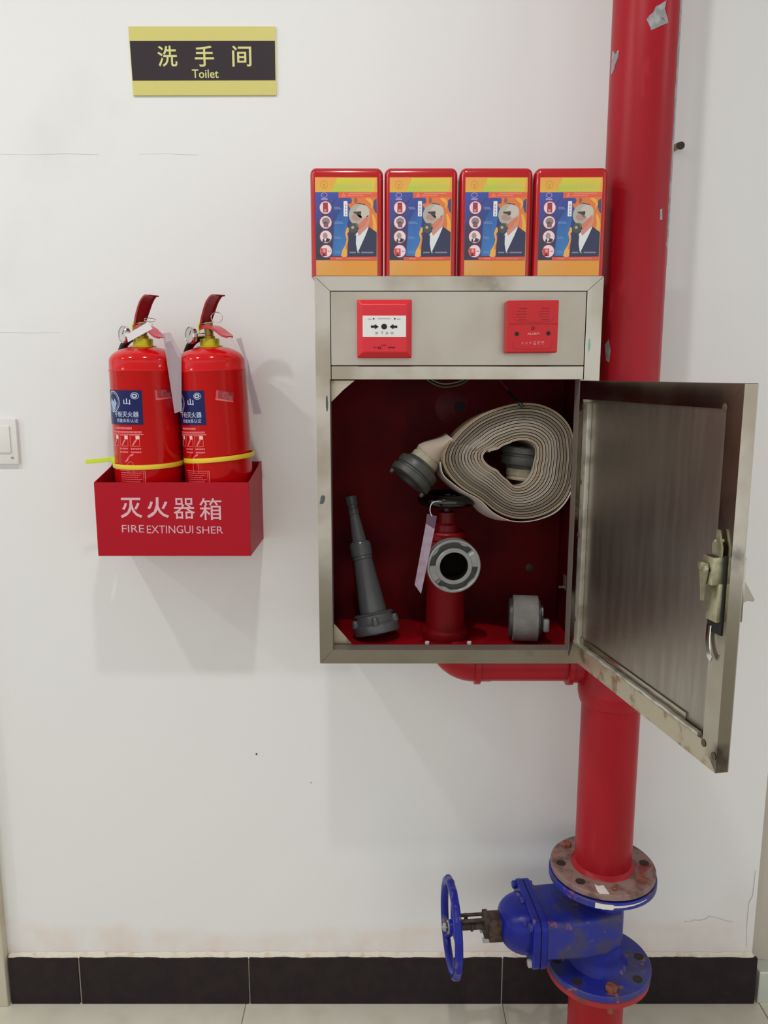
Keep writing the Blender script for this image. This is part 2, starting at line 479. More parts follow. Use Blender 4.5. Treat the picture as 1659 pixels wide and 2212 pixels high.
# ------------------------------------------------------------------ toilet sign
a = at(277, 57, -0.004); b = at(595, 57, -0.004); c_ = at(288, 206, -0.004); d_ = at(597, 205, -0.004)
sg = thing('toilet_sign', 'black and gold rectangular toilet sign with Chinese characters high on the white wall', 'sign', ((a.x+b.x)/2, 0, c_.z))
YF = -0.0045
obj('sign_plate', MB().prism([a, b, d_, c_], (0, 0.0038, 0)), mat('gold_acrylic', (212, 204, 118), .35, coat=.2), sg, 0)
def sfx(fx, fy, off):
    L = a.lerp(c_, fy); R = b.lerp(d_, fy); q = L.lerp(R, fx); return V((q.x, -0.004-off, q.z))
art = Art(lambda x, y, h: sfx(x, 1-y, h), .0003)
art.rect(0.003, 1-0.785, 0.995, 1-0.21, (48, 38, 44), 1)
obj('black_band', art, M_matte, sg, 0)
art = Art(lambda x, y, h: sfx(x, 1-y, h), .0003)
# sign strokes: x in fraction of width, y from below
for ch, x0, x1 in (('洗', .187, .322), ('手', .443, .575), ('间', .700, .832)):
    art = Art(lambda x, y, h: sfx(x, 1-y, h), .0003)
    art.text(ch, x0, 1-.585, x1, 1-.28, (216, 212, 140), 3, bold=.012)
    obj('character', art, M_matte, sg, 0)
art = Art(lambda x, y, h: sfx(x, 1-y, h), .0003)
art.text('Toilet', .418, 1-.752, .602, 1-.625, (214, 210, 140), 3, bold=.01)
obj('word', art, M_matte, sg, 0)

# ------------------------------------------------------------------ light switch
a = at(37, 905, -0.008); b = at(38, 1003, -0.008)
X1 = at(37, 950, -0.008).x; S = a.z-b.z
ls = thing('light_switch', 'white rocker light switch on the wall at the left picture edge', 'switch', (X1-S/2, 0, b.z))
zz = b.z
obj('switch_plate', MB().box(X1-S, X1, -0.009, 0, zz, zz+S, .003), M_white, ls)
obj('rocker', MB().box(X1-S+.013, X1-.013, -0.0125, -0.005, zz+.024, zz+S-.014, .0022), M_white, ls)
obj('corner_mark', MB().prism([(X1-.0125, -.0094, zz+.0165), (X1-.0075, -.0094, zz+.013), (X1-.0115, -.0094, zz+.0105), (X1-.0165, -.0094, zz+.0135)], (0, .0006, 0)), M_greyp, ls, 0)

# ------------------------------------------------------------------ wall box for the extinguishers
BX0, BX1, BZ0, BZT, BZB = -0.546, -0.2545, 1.1074, 1.2492, 1.272
BY = -0.165
ebx = thing('extinguisher_box', 'open red metal wall box marked FIRE EXTINGUI SHER, left of the steel cabinet', 'box', ((BX0+BX1)/2, BY/2, BZ0))
t = .0013
def panel(pts, n): return MB().prism(pts, n)
obj('front_panel', MB().box(BX0, BX1, BY, BY+t, BZ0, BZT, .0005, 1), M_boxred, ebx)
obj('back_panel', MB().box(BX0-.010, BX1, -t-.001, -.001, BZ0, BZB-.001, .0004, 1), M_boxred, ebx)
obj('bottom_panel', MB().box(BX0+.001, BX1-.001, BY+t, -.002, BZ0, BZ0+t), M_boxred, ebx, 0)
prof = [(BY+t, BZ0), (-.001, BZ0), (-.001, BZB), (-.03, BZB-.001), (-.045, BZB-.006), (BY+t, BZT)]
obj('side_panel', MB().prism([(BX1, y, z) for y, z in prof], (-t, 0, 0)), M_boxred, ebx, 0)
def lx(y): return BX0 - .010*(y-BY)/(-BY)
obj('side_panel', MB().prism([(lx(y), y, z) for y, z in prof], (t, 0, 0)), M_boxred, ebx, 0)
def bxz(px, py): q = at(px, py, BY); return q.x, q.z
for ch, xa, xb, ya, yb in (('灭', 261, 306, 1119, 1075), ('火', 318, 364, 1119, 1074), ('器', 376, 420, 1121, 1076), ('箱', 432, 478, 1123, 1076)):
    art = Art(lambda x, y, h: V((x, BY-h, y)), .0003)
    x0, z0 = bxz(xa, ya); x1, z1 = bxz(xb, yb); art.text(ch, x0, z0, x1, z1, (226, 176, 184), 2, bold=.018 if ch in '灭火' else .004); obj('character', art, M_matte, ebx, 0)
for wd, xa, xb, ya, yb in (('FIRE', 264, 311, 1150, 1134), ('EXTINGUI', 318, 417, 1152, 1135), ('SHER', 425, 482, 1152.5, 1137)):
    art = Art(lambda x, y, h: V((x, BY-h, y)), .0003)
    x0, z0 = bxz(xa, ya); x1, z1 = bxz(xb, yb); art.text(wd, x0, z0, x1, z1, (222, 170, 180), 2, bold=.0); obj('word', art, M_matte, ebx, 0)

# ------------------------------------------------------------------ fire extinguishers
R = 0.0655
def extinguisher(cx, lean, laz, label, ring_up):
    z0 = BZ0 + t + .0005
    root = thing('fire_extinguisher', label, 'extinguisher', (cx, -0.09, z0), 'fire extinguishers in the red wall box', rot=(0, lean, 0))
    W = dict(world=False)
    H = lambda z: z - z0
    prof = [(0, .003), (R-.008, 0), (R-.002, .003), (R, .010), (R, H(1.4545)), (R+.0009, H(1.4555)), (R+.0009, H(1.458)), (R-.0002, H(1.4595)), (R-.0005, H(1.474))]
    for k in range(1, 11):
        a = k/10*PI/2*.86
        prof.append((.002+(R-.0025)*math.cos(a), H(1.474)+.029*math.sin(a)))
    obj('cylinder', MB().lathe(prof, (0, 0, 0), (0, 0, 1), 80), M_ext, root, 50, **W)
    zt = prof[-1][1]
    obj('neck_collar', MB().lathe([(.012, zt-.004), (.0245, zt-.003), (.0245, zt+.0005), (.0185, zt+.0015), (.0185, zt+.013), (.017, zt+.0145), (.008, zt+.0145)], seg=40), M_brass, root, 30, **W)
    obj('valve_post', MB().lathe([(.011, zt+.0135), (.011, zt+.019), (.0085, zt+.021), (.0085, zt+.045), (0, zt+.045)], seg=24), M_brown, root, **W)
    ha = math.radians(-38); h = V((math.cos(ha), math.sin(ha), 0)); s = V((-h.y, h.x, 0))
    def HP(u, z, v=0): return h*u + s*v + V((0, 0, z))
    zb = zt+.036
    # upper lever: a curved channel
    path = tube_path([HP(-.014, zb), HP(-.007, zb+.016), HP(.003, zb+.032), HP(.014, zb+.047), HP(.028, zb+.057), HP(.040, zb+.057)], 5)
    mb = MB(); n = len(path)
    wl = [.0105 + .0035*math.sin(PI*k/(n-1)*.9) for k in range(n)]
    vs = []; fs = []
    for k, q in enumerate(path):
        tn = (path[min(k+1, n-1)]-path[max(k-1, 0)]).normalized(); nn = tn.cross(s).normalized()
        if nn.dot(h) < 0 and nn.z > 0: pass
        d = -nn if nn.dot(V((0, 0, 1))-h) > 0 else nn     # towards the inside of the curve
        e = .006*(1-.6*k/(n-1)); th = .0012
        for (a_, b_) in ((-1, e), (-1, 0), (1, 0), (1, e), (1-.14, e), (1-.14, th), (-1+.14, th), (-1+.14, e)):
            vs.append(q + s*(a_*wl[k]) + d*b_)
    for k in range(n-1):
        for j in range(8): fs.append((8*k+j, 8*k+(j+1) % 8, 8*k+8+(j+1) % 8, 8*k+8+j))
    fs.append(tuple(range(8))); fs.append(tuple((n-1)*8+j for j in range(8))[::-1])
    obj('upper_lever', mb.add(vs, fs), M_lever, root, 40, **W)
    # carrying handle
    path = tube_path([HP(-.016, zb+.002), HP(.0, zb+.003), HP(.016, zb+.001), HP(.032, zb-.006), HP(.048, zb-.016), HP(.060, zb-.021)], 5)
    mb = MB(); n = len(path); vs = []; fs = []
    for k, q in enumerate(path):
        tn = (path[min(k+1, n-1)]-path[max(k-1, 0)]).normalized(); nn = s.cross(tn).normalized()
        if nn.z < 0: nn = -nn
        f_ = k/(n-1); ww = .0105 + .002*f_ - .006*max(0, f_-.85)/.15; e = .007*(1-.6*f_)
        for (a_, b_) in ((-1, -e), (-1, 0.001), (1, 0.001), (1, -e), (.84, -e), (.84, -.001), (-.84, -.001), (-.84, -e)):
            vs.append(q + s*(a_*ww) + nn*b_)
    for k in range(n-1):
        for j in range(8): fs.append((8*k+j, 8*k+(j+1) % 8, 8*k+8+(j+1) % 8, 8*k+8+j))
    fs.append(tuple(range(8))); fs.append(tuple((n-1)*8+j for j in range(8))[::-1])
    obj('carrying_handle', mb.add(vs, fs), mat('bright_red_painted_handle', (196, 46, 60), .3, coat=.3), root, 40, **W)
    # gauge
    g = V((-.031, -.012, zt+.022)); gn = V((-.72, -.69, .05)).normalized()
    ga = obj('pressure_gauge', MB().lathe([(0, -.006), (.013, -.006), (.0165, -.002), (.0165, .004), (.0150, .0055), (.0145, .0035), (0, .0035)], g, gn, 32).cyl(g-gn*.005, V((-.006, 0, zt+.022)), .004), M_chrome, root, 30, **W)
    obj('gauge_face', MB().lathe([(0, .0040), (.0143, .0040)], g, gn, 32), M_dial, ga, 0, **W)
    obj('gauge_needle', MB().tube([g+gn*.0046, g+gn*.0046+V((.004, -.004, .008))], .0005, 6), M_black, ga, **W)
    # pin and ring
    rc = HP(.030, zb+.012 + (.004 if ring_up else 0), -.004); rn = V((.25, -1, .35)).normalized() if ring_up else V((0.15, -.35, .93)).normalized()
    e1 = rn.cross(V((0, 0, 1))).normalized(); e2 = rn.cross(e1)
    obj('safety_pin', MB().tube([rc + (e1*math.cos(q)+e2*math.sin(q))*.0105 for q in [2*PI*k/28 for k in range(28)]], .0007, 6, closed=True)
        .cyl(HP(-.016, zb+.006, -.0095), HP(.022, zb+.008, -.0095), .0009, seg=8), M_chrome, root, **W)
    obj('tamper_seal', MB().tube([HP(-.018, zb+.014, -.004), HP(-.020, zb+.004, -.008), HP(-.017, zb-.012, -.010)], [.0009, .0024, .0012], 8), M_tiegreen, root, **W)
    # hose behind the cylinder
    obj('discharge_hose', MB().tube(tube_path([(-.008, .004, zt+.016), (-.03, .016, zt+.015), (-.050, .030, zt-.004), (-.060, .042, zt-.04), (-.061, .044, zt-.12), (-.058, .046, zt-.22)], 6), .0075, 12), M_black, root, **W)
    # printing wrapped on the cylinder: u leftwards from the right edge of the blue field, z upwards
    def wrap(u, z, hh):
        az = laz - u/R; rr = R + .00025 + hh
        return V((rr*math.sin(az), -rr*math.cos(az), z))
    z1 = H(1.4203); z2 = H(1.3563)
    art = Art(lambda u, z, h_: wrap(u, z, h_), .0002)
    art.rect(.095, z2, 0, z1, (14, 24, 84), 1, n=24)
    bl = obj('blue_label', art, M_lab, root, 60, **W)
    art = Art(lambda u, z, h_: wrap(u, z, h_), .0002)
    wh = (196, 206, 232)
    hgt = lambda py: H(at(300, py, -0.1555).z)
    art.text('干粉灭火器', .0625, hgt(901.5), .0075, hgt(889), wh, 3, bold=.006)
    art.text('质量体系认证', .0560, hgt(913), .009, hgt(904.5), (170, 182, 214), 3, bold=.01)
    art.text('山', .0365, hgt(874), .0225, hgt(860.5), wh, 3, bold=.02)
    art.ring(.0135, hgt(855), .0078, .0062, .0009, wh, 3)
    art.ring(.0140, hgt(855), .0052, .0038, .0022, wh, 3)
    art.ring(.066, hgt(868), .020, .020, .0014, wh, 3, 40)
    art.ring(.066, hgt(868), .0165, .0165, .0008, wh, 3, 40)
    art.poly([(.078, hgt(872)), (.066, hgt(893)), (.054, hgt(872)), (.060, hgt(861)), (.066, hgt(868)), (.073, hgt(860))], (150, 178, 214), 3)
    obj('label_lettering', art, M_print, bl, 0, **W)
    art = Art(lambda u, z, h_: wrap(u, z, h_), .0002)
    pk = (240, 120, 124)
    art.dashes(.062, hgt(928), .0215, hgt(923), pk, 2, 13)
    art.dashes(.070, hgt(936), .0035, hgt(931.5), pk, 2, 26)
    art.rect(.085, hgt(939.3), .001, hgt(938), (246, 150, 150), 2, n=14)
    for u0 in (.0085, .0315, .0545):
        a0, a1, b0, b1 = u0+.018, u0, hgt(964), hgt(941)
        for (p, q) in (((a0, b0), (a1, b0)), ((a0, b1), (a1, b1)), ((a0, b0), (a0, b1)), ((a1, b0), (a1, b1))): art.line(p, q, .0008, pk, 2)
        art.rect(u0+.0072, hgt(949), u0, hgt(941), (250, 196, 190), 3, n=2)
        art.poly([(u0+.0150, hgt(962)), (u0+.0125, hgt(963)), (u0+.0042, hgt(950)), (u0+.0066, hgt(949)), (u0+.0105, hgt(953))], pk, 2)
    for b0 in (968.5, 976):
        art.dashes(.026, hgt(b0+3), .0055, hgt(b0-.6), pk, 2, 6); art.dashes(.052, hgt(b0+3), .0315, hgt(b0-.6), pk, 2, 6)
    # extinguisher pictogram
    art.poly([(.030, hgt(987)), (.0225, hgt(984)), (.0205, hgt(980)), (.0265, hgt(981)), (.033, hgt(988)), (.039, hgt(996)), (.041, hgt(1000)), (.034, hgt(996))], pk, 2)
    art.ring(.0285, hgt(1004), .0062, .0062, .0009, pk, 2, 14, 0, PI)
    art.line((.0347, hgt(1004)), (.0347, hgt(1022)), .0009, pk, 2); art.line((.0223, hgt(1004)), (.0223, hgt(1022)), .0009, pk, 2)
    for k in range(7):
        art.dashes(.052, hgt(1021+4.6*k+2.2), .006+.004*(k % 3), hgt(1021+4.6*k), (226, 92, 98), 2, 12)
    art.rect(.056, hgt(1017.8), .002, hgt(1016.8), pk, 2, n=6); art.line((.0015, hgt(1017)), (.0015, hgt(1060)), .0011, pk, 2); art.line((.0045, hgt(1017)), (.0045, hgt(1060)), .0006, pk, 2)
    obj('instruction_print', art, M_lab, root, 0, **W)
    # small clear sticker on the front right
    art = Art(lambda u, z, h_: wrap(u, z, h_), .0002)
    u0 = -.0215 if ring_up else -.0235
    tl = math.radians(10 if ring_up else -5)
    def rt(x, y): return (u0 - (x*math.cos(tl)+y*math.sin(tl)), hgt(853) + (-x*math.sin(tl)+y*math.cos(tl)))
    def rq(x0, y0, x1, y1, col, l):
        for k in range(6):
            xa = x0+(x1-x0)*k/6; xb = x0+(x1-x0)*(k+1)/6
            art.poly([rt(xa, y0), rt(xb, y0), rt(xb, y1), rt(xa, y1)], col, l)
    rq(0, -.010, .0345, .0085, (158, 18, 30), 1)
    rq(0, -.010, .0345, -.0068, (232, 96, 96), 2); rq(0, -.0068, .004, .0085, (214, 66, 70), 2)
    c0 = rt(.018, .001); art.ell(c0[0], c0[1], .0068, .0068, (176, 66, 74), 2); art.ell(c0[0], c0[1], .0035, .0035, (160, 48, 56), 3)
    rq(.024, -.0072, .0325, .0012, (166, 84, 84), 3)
    obj('clear_sticker', art, M_print, root, 0, **W)
    return root, zt, z0

ext1, ZT, EZ0 = extinguisher(-.4618, 0.0, math.radians(10.5), 'left red fire extinguisher in the wall box, small white card across its handle', False)
ext2, _, _ = extinguisher(-.3195, math.radians(-2.1), math.radians(-3.0), 'right red fire extinguisher in the wall box, ring pin standing up', True)

# cable ties round the extinguishers
def tie_ring(cx, zf, tilt, side, name_label, tail=None):
    loc = (cx, -.09, zf)
    path = []
    for k in range(72):
        a = 2*PI*k/72
        path.append(V((cx + (R+.0018)*math.sin(a), -.09 - (R+.0018)*math.cos(a), zf + tilt*math.sin(a) + side*(1-math.cos(a))*.5)))
    root = thing('cable_tie', name_label, 'cable tie', loc)
    mb = MB(); vs = []; fs = []
    n = len(path)
    for q in path:
        rad = V((q.x-cx, q.y+.09, 0)).normalized()
        for (a_, b_) in ((-.0011, -.0042), (.0006, -.0045), (.0011, -.003), (.0011, .003), (.0006, .0045), (-.0011, .0042)):
            vs.append(q + rad*a_ + V((0, 0, b_)))
    for i in range(n):
        for j in range(6): fs.append((i*6+j, i*6+(j+1) % 6, ((i+1) % n)*6+(j+1) % 6, ((i+1) % n)*6+j))
    obj('strap', mb.add(vs, fs), M_tie, root)
    if tail:
        P = [V(q) for q in tail]
        m2 = MB().tube(tube_path(P, 6), 1, 8, flat=(.0010, .0042), up=(0, 0, 1))
        obj('tail', m2, M_tiegreen, root)
        hd = P[0]; obj('buckle', MB().box(hd.x-.006, hd.x+.005, hd.y-.005, hd.y+.005, hd.z-.006, hd.z+.006, .001), M_tiegreen, root)
    return root
zt1 = at(330, 1010, -.157).z; zt2 = at(470, 994, -.157).z
P0 = at(249, 994, -.118)
tie_ring(-.4618, zt1, .001, .004, 'yellow cable tie round the left extinguisher, its loose end sticking out left',
         [P0, at(238, 992, -.122), at(215, 995, -.125), at(185, 997, -.128)])
tie_ring(-.3235, zt2, .0055, .001, 'yellow cable tie round the right extinguisher, no loose end showing')

# tags on the extinguishers
def card(name, label, cat, quad, Y, m, thick=.0008, group=None, Ys=None):
    pts = [at(x, y, (Ys[i] if Ys else Y)) for i, (x, y) in enumerate(quad)]
    c = sum(pts, V())/len(pts)
    base = V((c.x, c.y, min(p.z for p in pts)))
    return thing(name, label, cat, base, group), pts
r_, pts = card('inspection_card', 'small white card tied slantwise across the handle of the left extinguisher', 'tag', [(272.7, 724), (319.3, 695.3), (329.5, 710), (276.7, 739.3)], -.150, M_paper)
obj('card', MB().prism(pts, (0, .0007, 0)), M_paper, r_, 0)
obj('thread', MB().tube([at(322, 702, -.1505), at(328, 697, -.145), at(331, 704, -.138)], .0005, 6), M_paper, r_)
r_, pts = card('tag_sleeve', 'cloudy plastic tag hanging between the two extinguishers', 'tag', [(351, 720), (368, 718), (392, 768), (392, 888), (377, 893)], -.12, M_film,
               Ys=[-.125, -.125, -.1385, -.150, -.150])
obj('sleeve', MB().prism(pts, (0, .0008, 0)), M_film, r_, 0)
ins = [at(x, y, Y_) for (x, y), Y_ in zip([(357, 740), (369, 736), (389, 780), (390, 886), (380, 889)], [-.126, -.126, -.1375, -.1492, -.1492])]
obj('card', MB().prism([p + V((0, .0002, 0)) for p in ins], (0, .0004, 0)), M_insert, r_, 0)
obj('thread', MB().tube([at(352, 722, -.125), at(345, 716, -.128), at(339, 708, -.13)], .0004, 6), M_paper, r_)
r_, pts = card('tag_sleeve', 'cloudy plastic tag hanging off the right side of the right extinguisher', 'tag', [(510, 732), (521, 730), (567, 895), (546, 896), (531, 812), (525, 768)], -.11, M_film,
               Ys=[-.115, -.115, -.095, -.10, -.107, -.11])
obj('sleeve', MB().prism(pts, (0, .0008, 0)), M_film, r_, 0)
ins = [at(x, y, Y_) for (x, y), Y_ in zip([(535, 775), (541, 808), (564, 893), (548, 894), (535, 820)], [-.109, -.106, -.0945, -.099, -.107])]
obj('card', MB().prism([p + V((0, .0002, 0)) for p in ins], (0, .0004, 0)), M_insert, r_, 0)
obj('thread', MB().tube([at(497, 728, -.125), at(506, 742, -.12), at(520, 762, -.112), at(527, 772, -.11)], .0006, 6), M_paper, r_)

# ------------------------------------------------------------------ hydrant cabinet
CX0, CX1, CZ0, CZ1, CY = -.119, .376, .920, 1.6147, -.24
IX0, IX1 = -.095, .343                       # opening
z_ptop, z_pbot, z_rail, z_lip = 1.5907, 1.4643, 1.4404, .9455
FD = .028                                     # depth of the frame profile
cab = thing('hydrant_cabinet', 'stainless steel fire hydrant cabinet on the wall, door open, red inside', 'cabinet', ((CX0+CX1)/2, CY/2, CZ0))
def mitre(pts): return MB().prism([(x, CY, z) for x, z in pts], (0, FD, 0))
g = .0005
pxl = .026; pxr = .027
obj('frame_rail', mitre([(CX0+g, CZ1), (CX1-g, CZ1), (CX1-pxr-g, z_ptop), (CX0+pxl+g, z_ptop)]), M_steel, cab, 0)
obj('frame_stile', mitre([(CX0, CZ1-g), (CX0, CZ0+g), (IX0, z_lip), (IX0, z_rail), (CX0+pxl, z_rail), (CX0+pxl, z_ptop-g)]), M_steel, cab, 0)
obj('frame_stile', mitre([(CX1, CZ1-g), (CX1, CZ0+g), (IX1, z_lip), (IX1, z_rail), (CX1-pxr, z_rail), (CX1-pxr, z_ptop-g)]), M_steel, cab, 0)
obj('frame_rail', mitre([(CX0+g, CZ0), (CX1-g, CZ0), (IX1-g, z_lip), (IX0+g, z_lip)]), M_steel, cab, 0)
obj('middle_rail', MB().box(CX0+pxl+.0008, CX1-pxr-.0008, CY+.0002, CY+.02, z_rail, z_pbot-.0008, .0008, 1), M_steel, cab, 30)
obj('upper_panel', MB().box(CX0+pxl+.0010, CX1-pxr-.0010, CY+.0012, CY+.004, z_pbot+.0006, z_ptop-.0010, .0004, 1), M_steel2, cab, 30)
# steel skin outside, red sheet inside
SX0, SX1, SZ0, SZ1 = CX0+.001, CX1-.001, CZ0+.0015, CZ1-.0005
sk_ = MB()
sk_.box(SX0, SX0+.001, CY+FD, -.0005, SZ0, SZ1).box(SX1-.001, SX1, CY+FD, -.0005, SZ0, SZ1)
sk_.box(SX0+.001, SX1-.001, CY+FD, -.0005, SZ1-.001, SZ1).box(SX0+.001, SX1-.001, CY+FD, -.0005, SZ0, SZ0+.001)
obj('shell', sk_, M_steel2, cab, 0)
NX0, NX1, NZ0, NZ1 = -.112, .368, .931, 1.4600
obj('back_plate', MB().box(NX0, NX1, -.005, -.003, NZ0, NZ1), M_inred_shade, cab, 0)
obj('inner_side', MB().box(NX0-.001, NX0, CY+FD, -.003, NZ0, NZ1), M_inred_shade, cab, 0)
obj('inner_side', MB().box(NX1, NX1+.001, CY+FD, -.003, NZ0, NZ1), M_inred_shade, cab, 0)
obj('inner_floor', MB().box(NX0, NX1, CY+FD-.005, -.003, NZ0-.0015, NZ0), M_inred_lit, cab, 0)
obj('inner_top', MB().box(NX0, NX1, CY+FD, -.003, NZ1, NZ1+.001), M_inred_shade, cab, 0)
# inner return of the frame
obj('frame_return', MB().box(IX0-.0010, IX0+.0006, CY+.0006, CY+FD+.008, z_lip+.0008, z_rail-.0006).box(IX1-.0006, IX1+.001, CY+.0006, CY+FD+.008, z_lip+.0008, z_rail-.0006)
    .box(IX0-.0002, IX1+.0002, CY+.0006, CY+FD+.002, z_lip-.001, z_lip+.0006), mat('dull_folded_edge', (150, 136, 128), .5, metal=.55), cab, 0)
# corner gussets
def tri(pts, m, Y=-.2):
    P = [at(x, y, Y) for x, y in pts]
    return obj('corner_gusset', MB().prism(P, (0, .0015, 0)), m, cab, 0)
tri([(712, 822), (766, 822), (742, 842), (716, 868), (712, 868)], M_rim, -.205)
tri([(718, 1343), (771, 1403), (718, 1403)], M_rim, -.205)
P = [at(1200, 1335, -.012), at(1208, 1335, -.012), at(1228, 1368, -.06), at(1231, 1400, -.19), at(1222, 1400, -.19), at(1219, 1370, -.06)]
obj('corner_gusset', MB().tube([at(1203, 1336, -.012), at(1213, 1349, -.03), at(1224, 1368, -.07)], .0012, 6), M_inred_shade, cab)
# knock-out disc, hole and rust spot on the back plate
p = at(978, 879, -.005); obj('knockout_disc', MB().lathe([(0, .0008), (.034, .0008), (.036, 0)], p, (0, -1, 0), 40), mat('faded_red_disc', (96, 10, 18), .5, col2=(84, 6, 12), scale=30, spec=.2), cab)
p = at(993, 879, -.0062); obj('cable_hole', MB().lathe([(.0085, .001), (.0105, .001), (.011, 0)], p, (0, -1, 0), 24).lathe([(0, .0001), (.0085, .0001)], p, (0, -1, 0), 24), M_gap, cab, 0)
p = at(1144, 1226, -.0054); obj('rust_spot', MB().lathe([(0, .001), (.006, .0008), (.0085, 0)], p, (0, -1, 0), 14), M_rustd, cab)
# bolts through the sides
p = at(731, 1304, -.20)
obj('side_bolt', MB().cyl((NX0, -.20, p.z), (NX0+.016, -.20, p.z), .003, seg=10).cyl((NX0+.003, -.20, p.z), (NX0+.0085, -.20, p.z), .0062, seg=6).box(NX0, NX0+.002, -.207, -.193, p.z-.02, p.z+.035), M_zinc, cab, 20)
obj('side_bolt', MB().cyl((NX1, -.08, p.z), (NX1-.013, -.08, p.z), .003, seg=10).box(NX1-.002, NX1, -.09, -.07, p.z-.004, p.z+.026), M_zinc, cab, 20)
# stains on the stile
def dab(px, py, rx, rz, m, rot=0, Y=CY):
    c0 = at(px, py, Y-.0001)
    pts = []
    for k in range(16):
        a = 2*PI*k/16; q = random.uniform(.75, 1.15); x = rx*q*math.cos(a); z = rz*q*math.sin(a)
        pts.append((c0.x+x*math.cos(rot)-z*math.sin(rot), c0.y, c0.z+x*math.sin(rot)+z*math.cos(rot)))
    return obj('scorch_mark', MB().prism(pts, (0, .0001, 0)), m, cab, 0)
M_dab = mat('grey_scorch', (92, 98, 98), .4, metal=.7)
dab(697, 1080, .0045, .010, M_dab, -.3)
dab(706, 870, .0025, .016, M_dab); dab(1273, 745, .002, .012, mat('teal_paint_smear', (120, 176, 164), .5))

# ---- the door, swung open past a right angle
hinge = V((.3425, CY-.003, 0)); dd = V((.2023, -.9793, 0)); nn = V((-.9793, -.2023, 0)); up_ = V((0, 0, 1))
DW = .4485; DZ0, DZ1, DT = .935, 1.4390, .019
def DP(s, z, n=0.0): return hinge + dd*s + nn*n + up_*z
door = MB().frame_box(V((hinge.x, hinge.y, 0)), dd, up_, nn, 0, DW, DZ0, DZ1, -DT, -DT+.0012)
door = obj('door', door, M_steel2, cab, 0)
# rails of the inner face, mitred
def dprism(pts, n0, n1, name, m, sm=0):
    mb = MB().prism([DP(s, z, n0) for s, z in pts], nn*(n1-n0)); return obj(name, mb, m, door, sm)
bw = .032
dprism([(.0, DZ1), (DW, DZ1), (DW-bw, DZ1-bw), (bw*.45, DZ1-bw)], -DT+.0012, 0, 'door_rail', M_steel)
dprism([(.0, DZ1-g), (bw*.45, DZ1-bw), (bw*.45, DZ0+bw), (.0, DZ0+g)], -DT+.0012, 0, 'door_stile', M_steel)
dprism([(DW, DZ1-g), (DW, DZ0+g), (DW-bw, DZ0+bw), (DW-bw, DZ1-bw)], -DT+.0012, 0, 'door_stile', M_steel)
dprism([(.0, DZ0), (DW, DZ0), (DW-bw, DZ0+bw), (bw*.45, DZ0+bw)], -DT+.0012, 0, 'door_rail', M_rim)
obj('inner_panel', MB().frame_box(V((hinge.x, hinge.y, 0)), dd, up_, nn, bw*.45, DW-bw, DZ0+bw, DZ1-bw, -.009, -.008), M_steel3, door, 0)
# stiffening channel on the hinge side and folded lip along the bottom
obj('stiffener', MB().frame_box(V((hinge.x, hinge.y, 0)), dd, up_, nn, bw*.45+.002, bw*.45+.019, DZ0+bw+.002, DZ1-bw-.006, -.008, .0005, .0012), M_lip, door, 30)
lip = MB()
npt = 26; path = [DP(bw*.45+.002 + (DW-bw-.012-bw*.45)*k/npt, DZ0+bw+.0035 + .0011*math.sin(k*1.3)*(k % 4 == 0), -.002) for k in range(npt+1)]
lip.tube(path, 1, 8, flat=(.0035, .0026), up=(0, 0, 1))
obj('folded_lip', lip, M_lip, door, 40)
obj('inner_flange', MB().frame_box(V((hinge.x, hinge.y, 0)), dd, up_, nn, bw*.45+.02, DW-bw-.05, DZ0+bw+.006, DZ0+bw+.016, -.008, -.0055), M_steel, door, 0)
for (s, z) in ((bw*.45+.004, 1.395), (bw*.45+.004, 1.2635), (bw*.45+.004, 1.1680), (bw*.45+.004, 1.013), (DW-bw+.003, DZ0+bw-.003), (DW-.006, DZ0+.022), (DW-bw-.003, DZ1-bw+.002)):
    obj('weld_spot', MB().lathe([(0, .0005), (.0042, .0004), (.0052, 0)], DP(s, z, .0006), nn, 14), M_spot, door)
# latch inside the free stile
lo_ = V((hinge.x, hinge.y, 0))
lt = obj('latch_case', MB().frame_box(lo_, dd, up_, nn, DW-.034, DW-.012, 1.186, 1.222, 0, .017, .001)
         .frame_box(lo_, dd, up_, nn, DW-.034, DW-.010, 1.137, 1.188, 0, .008, .001), M_zinc, door, 30)
obj('latch_plate', MB().frame_box(lo_, dd, up_, nn, DW-.038, DW-.008, 1.120, 1.224, -.0005, .002, .0005), M_gap, lt, 30)
obj('latch_mouth', MB().frame_box(lo_, dd, up_, nn, DW-.031, DW-.015, 1.2212, 1.2226, .003, .0150), M_gap, lt, 0)
obj('latch_hole', MB().lathe([(0, .0004), (.0028, .0004)], DP(DW-.019, 1.205, .017), nn, 14), M_gap, lt, 0)
prof = [(0.0, .018), (.007, .017), (.0095, .010), (.0075, .000), (.0045, -.014), (.0035, -.032), (-.0015, -.033), (-.0035, -.016), (-.0070, -.002), (-.0085, .008), (-.006, .016)]
obj('latch_lever', MB().prism([DP(DW-.027+x, 1.196+z, .0185) for x, z in prof], nn*.0022)
    .lathe([(0, .0035), (.0045, .003), (.0055, 0)], DP(DW-.031, 1.208, .0205), nn, 16).lathe([(0, .0035), (.0040, .003), (.005, 0)], DP(DW-.022, 1.206, .0205), nn, 16), M_zinc, lt, 30)
obj('latch_tongue', MB().prism([DP(DW-.030+x, 1.222+z, .004) for x, z in ((0, 0), (.018, 0), (.018, .012), (.010, .034), (.006, .034), (.006, .016), (.002, .020), (-.002, .014))], nn*.003), M_zinc, lt, 20)
obj('latch_spring', MB().tube(tube_path([DP(DW-.031, 1.128, .003), DP(DW-.030, 1.108, .004), DP(DW-.024, 1.090, .005), DP(DW-.018, 1.086, .005)], 5), 1, 8, flat=(.0045, .0012), up=nn), M_chrome, lt, 40)
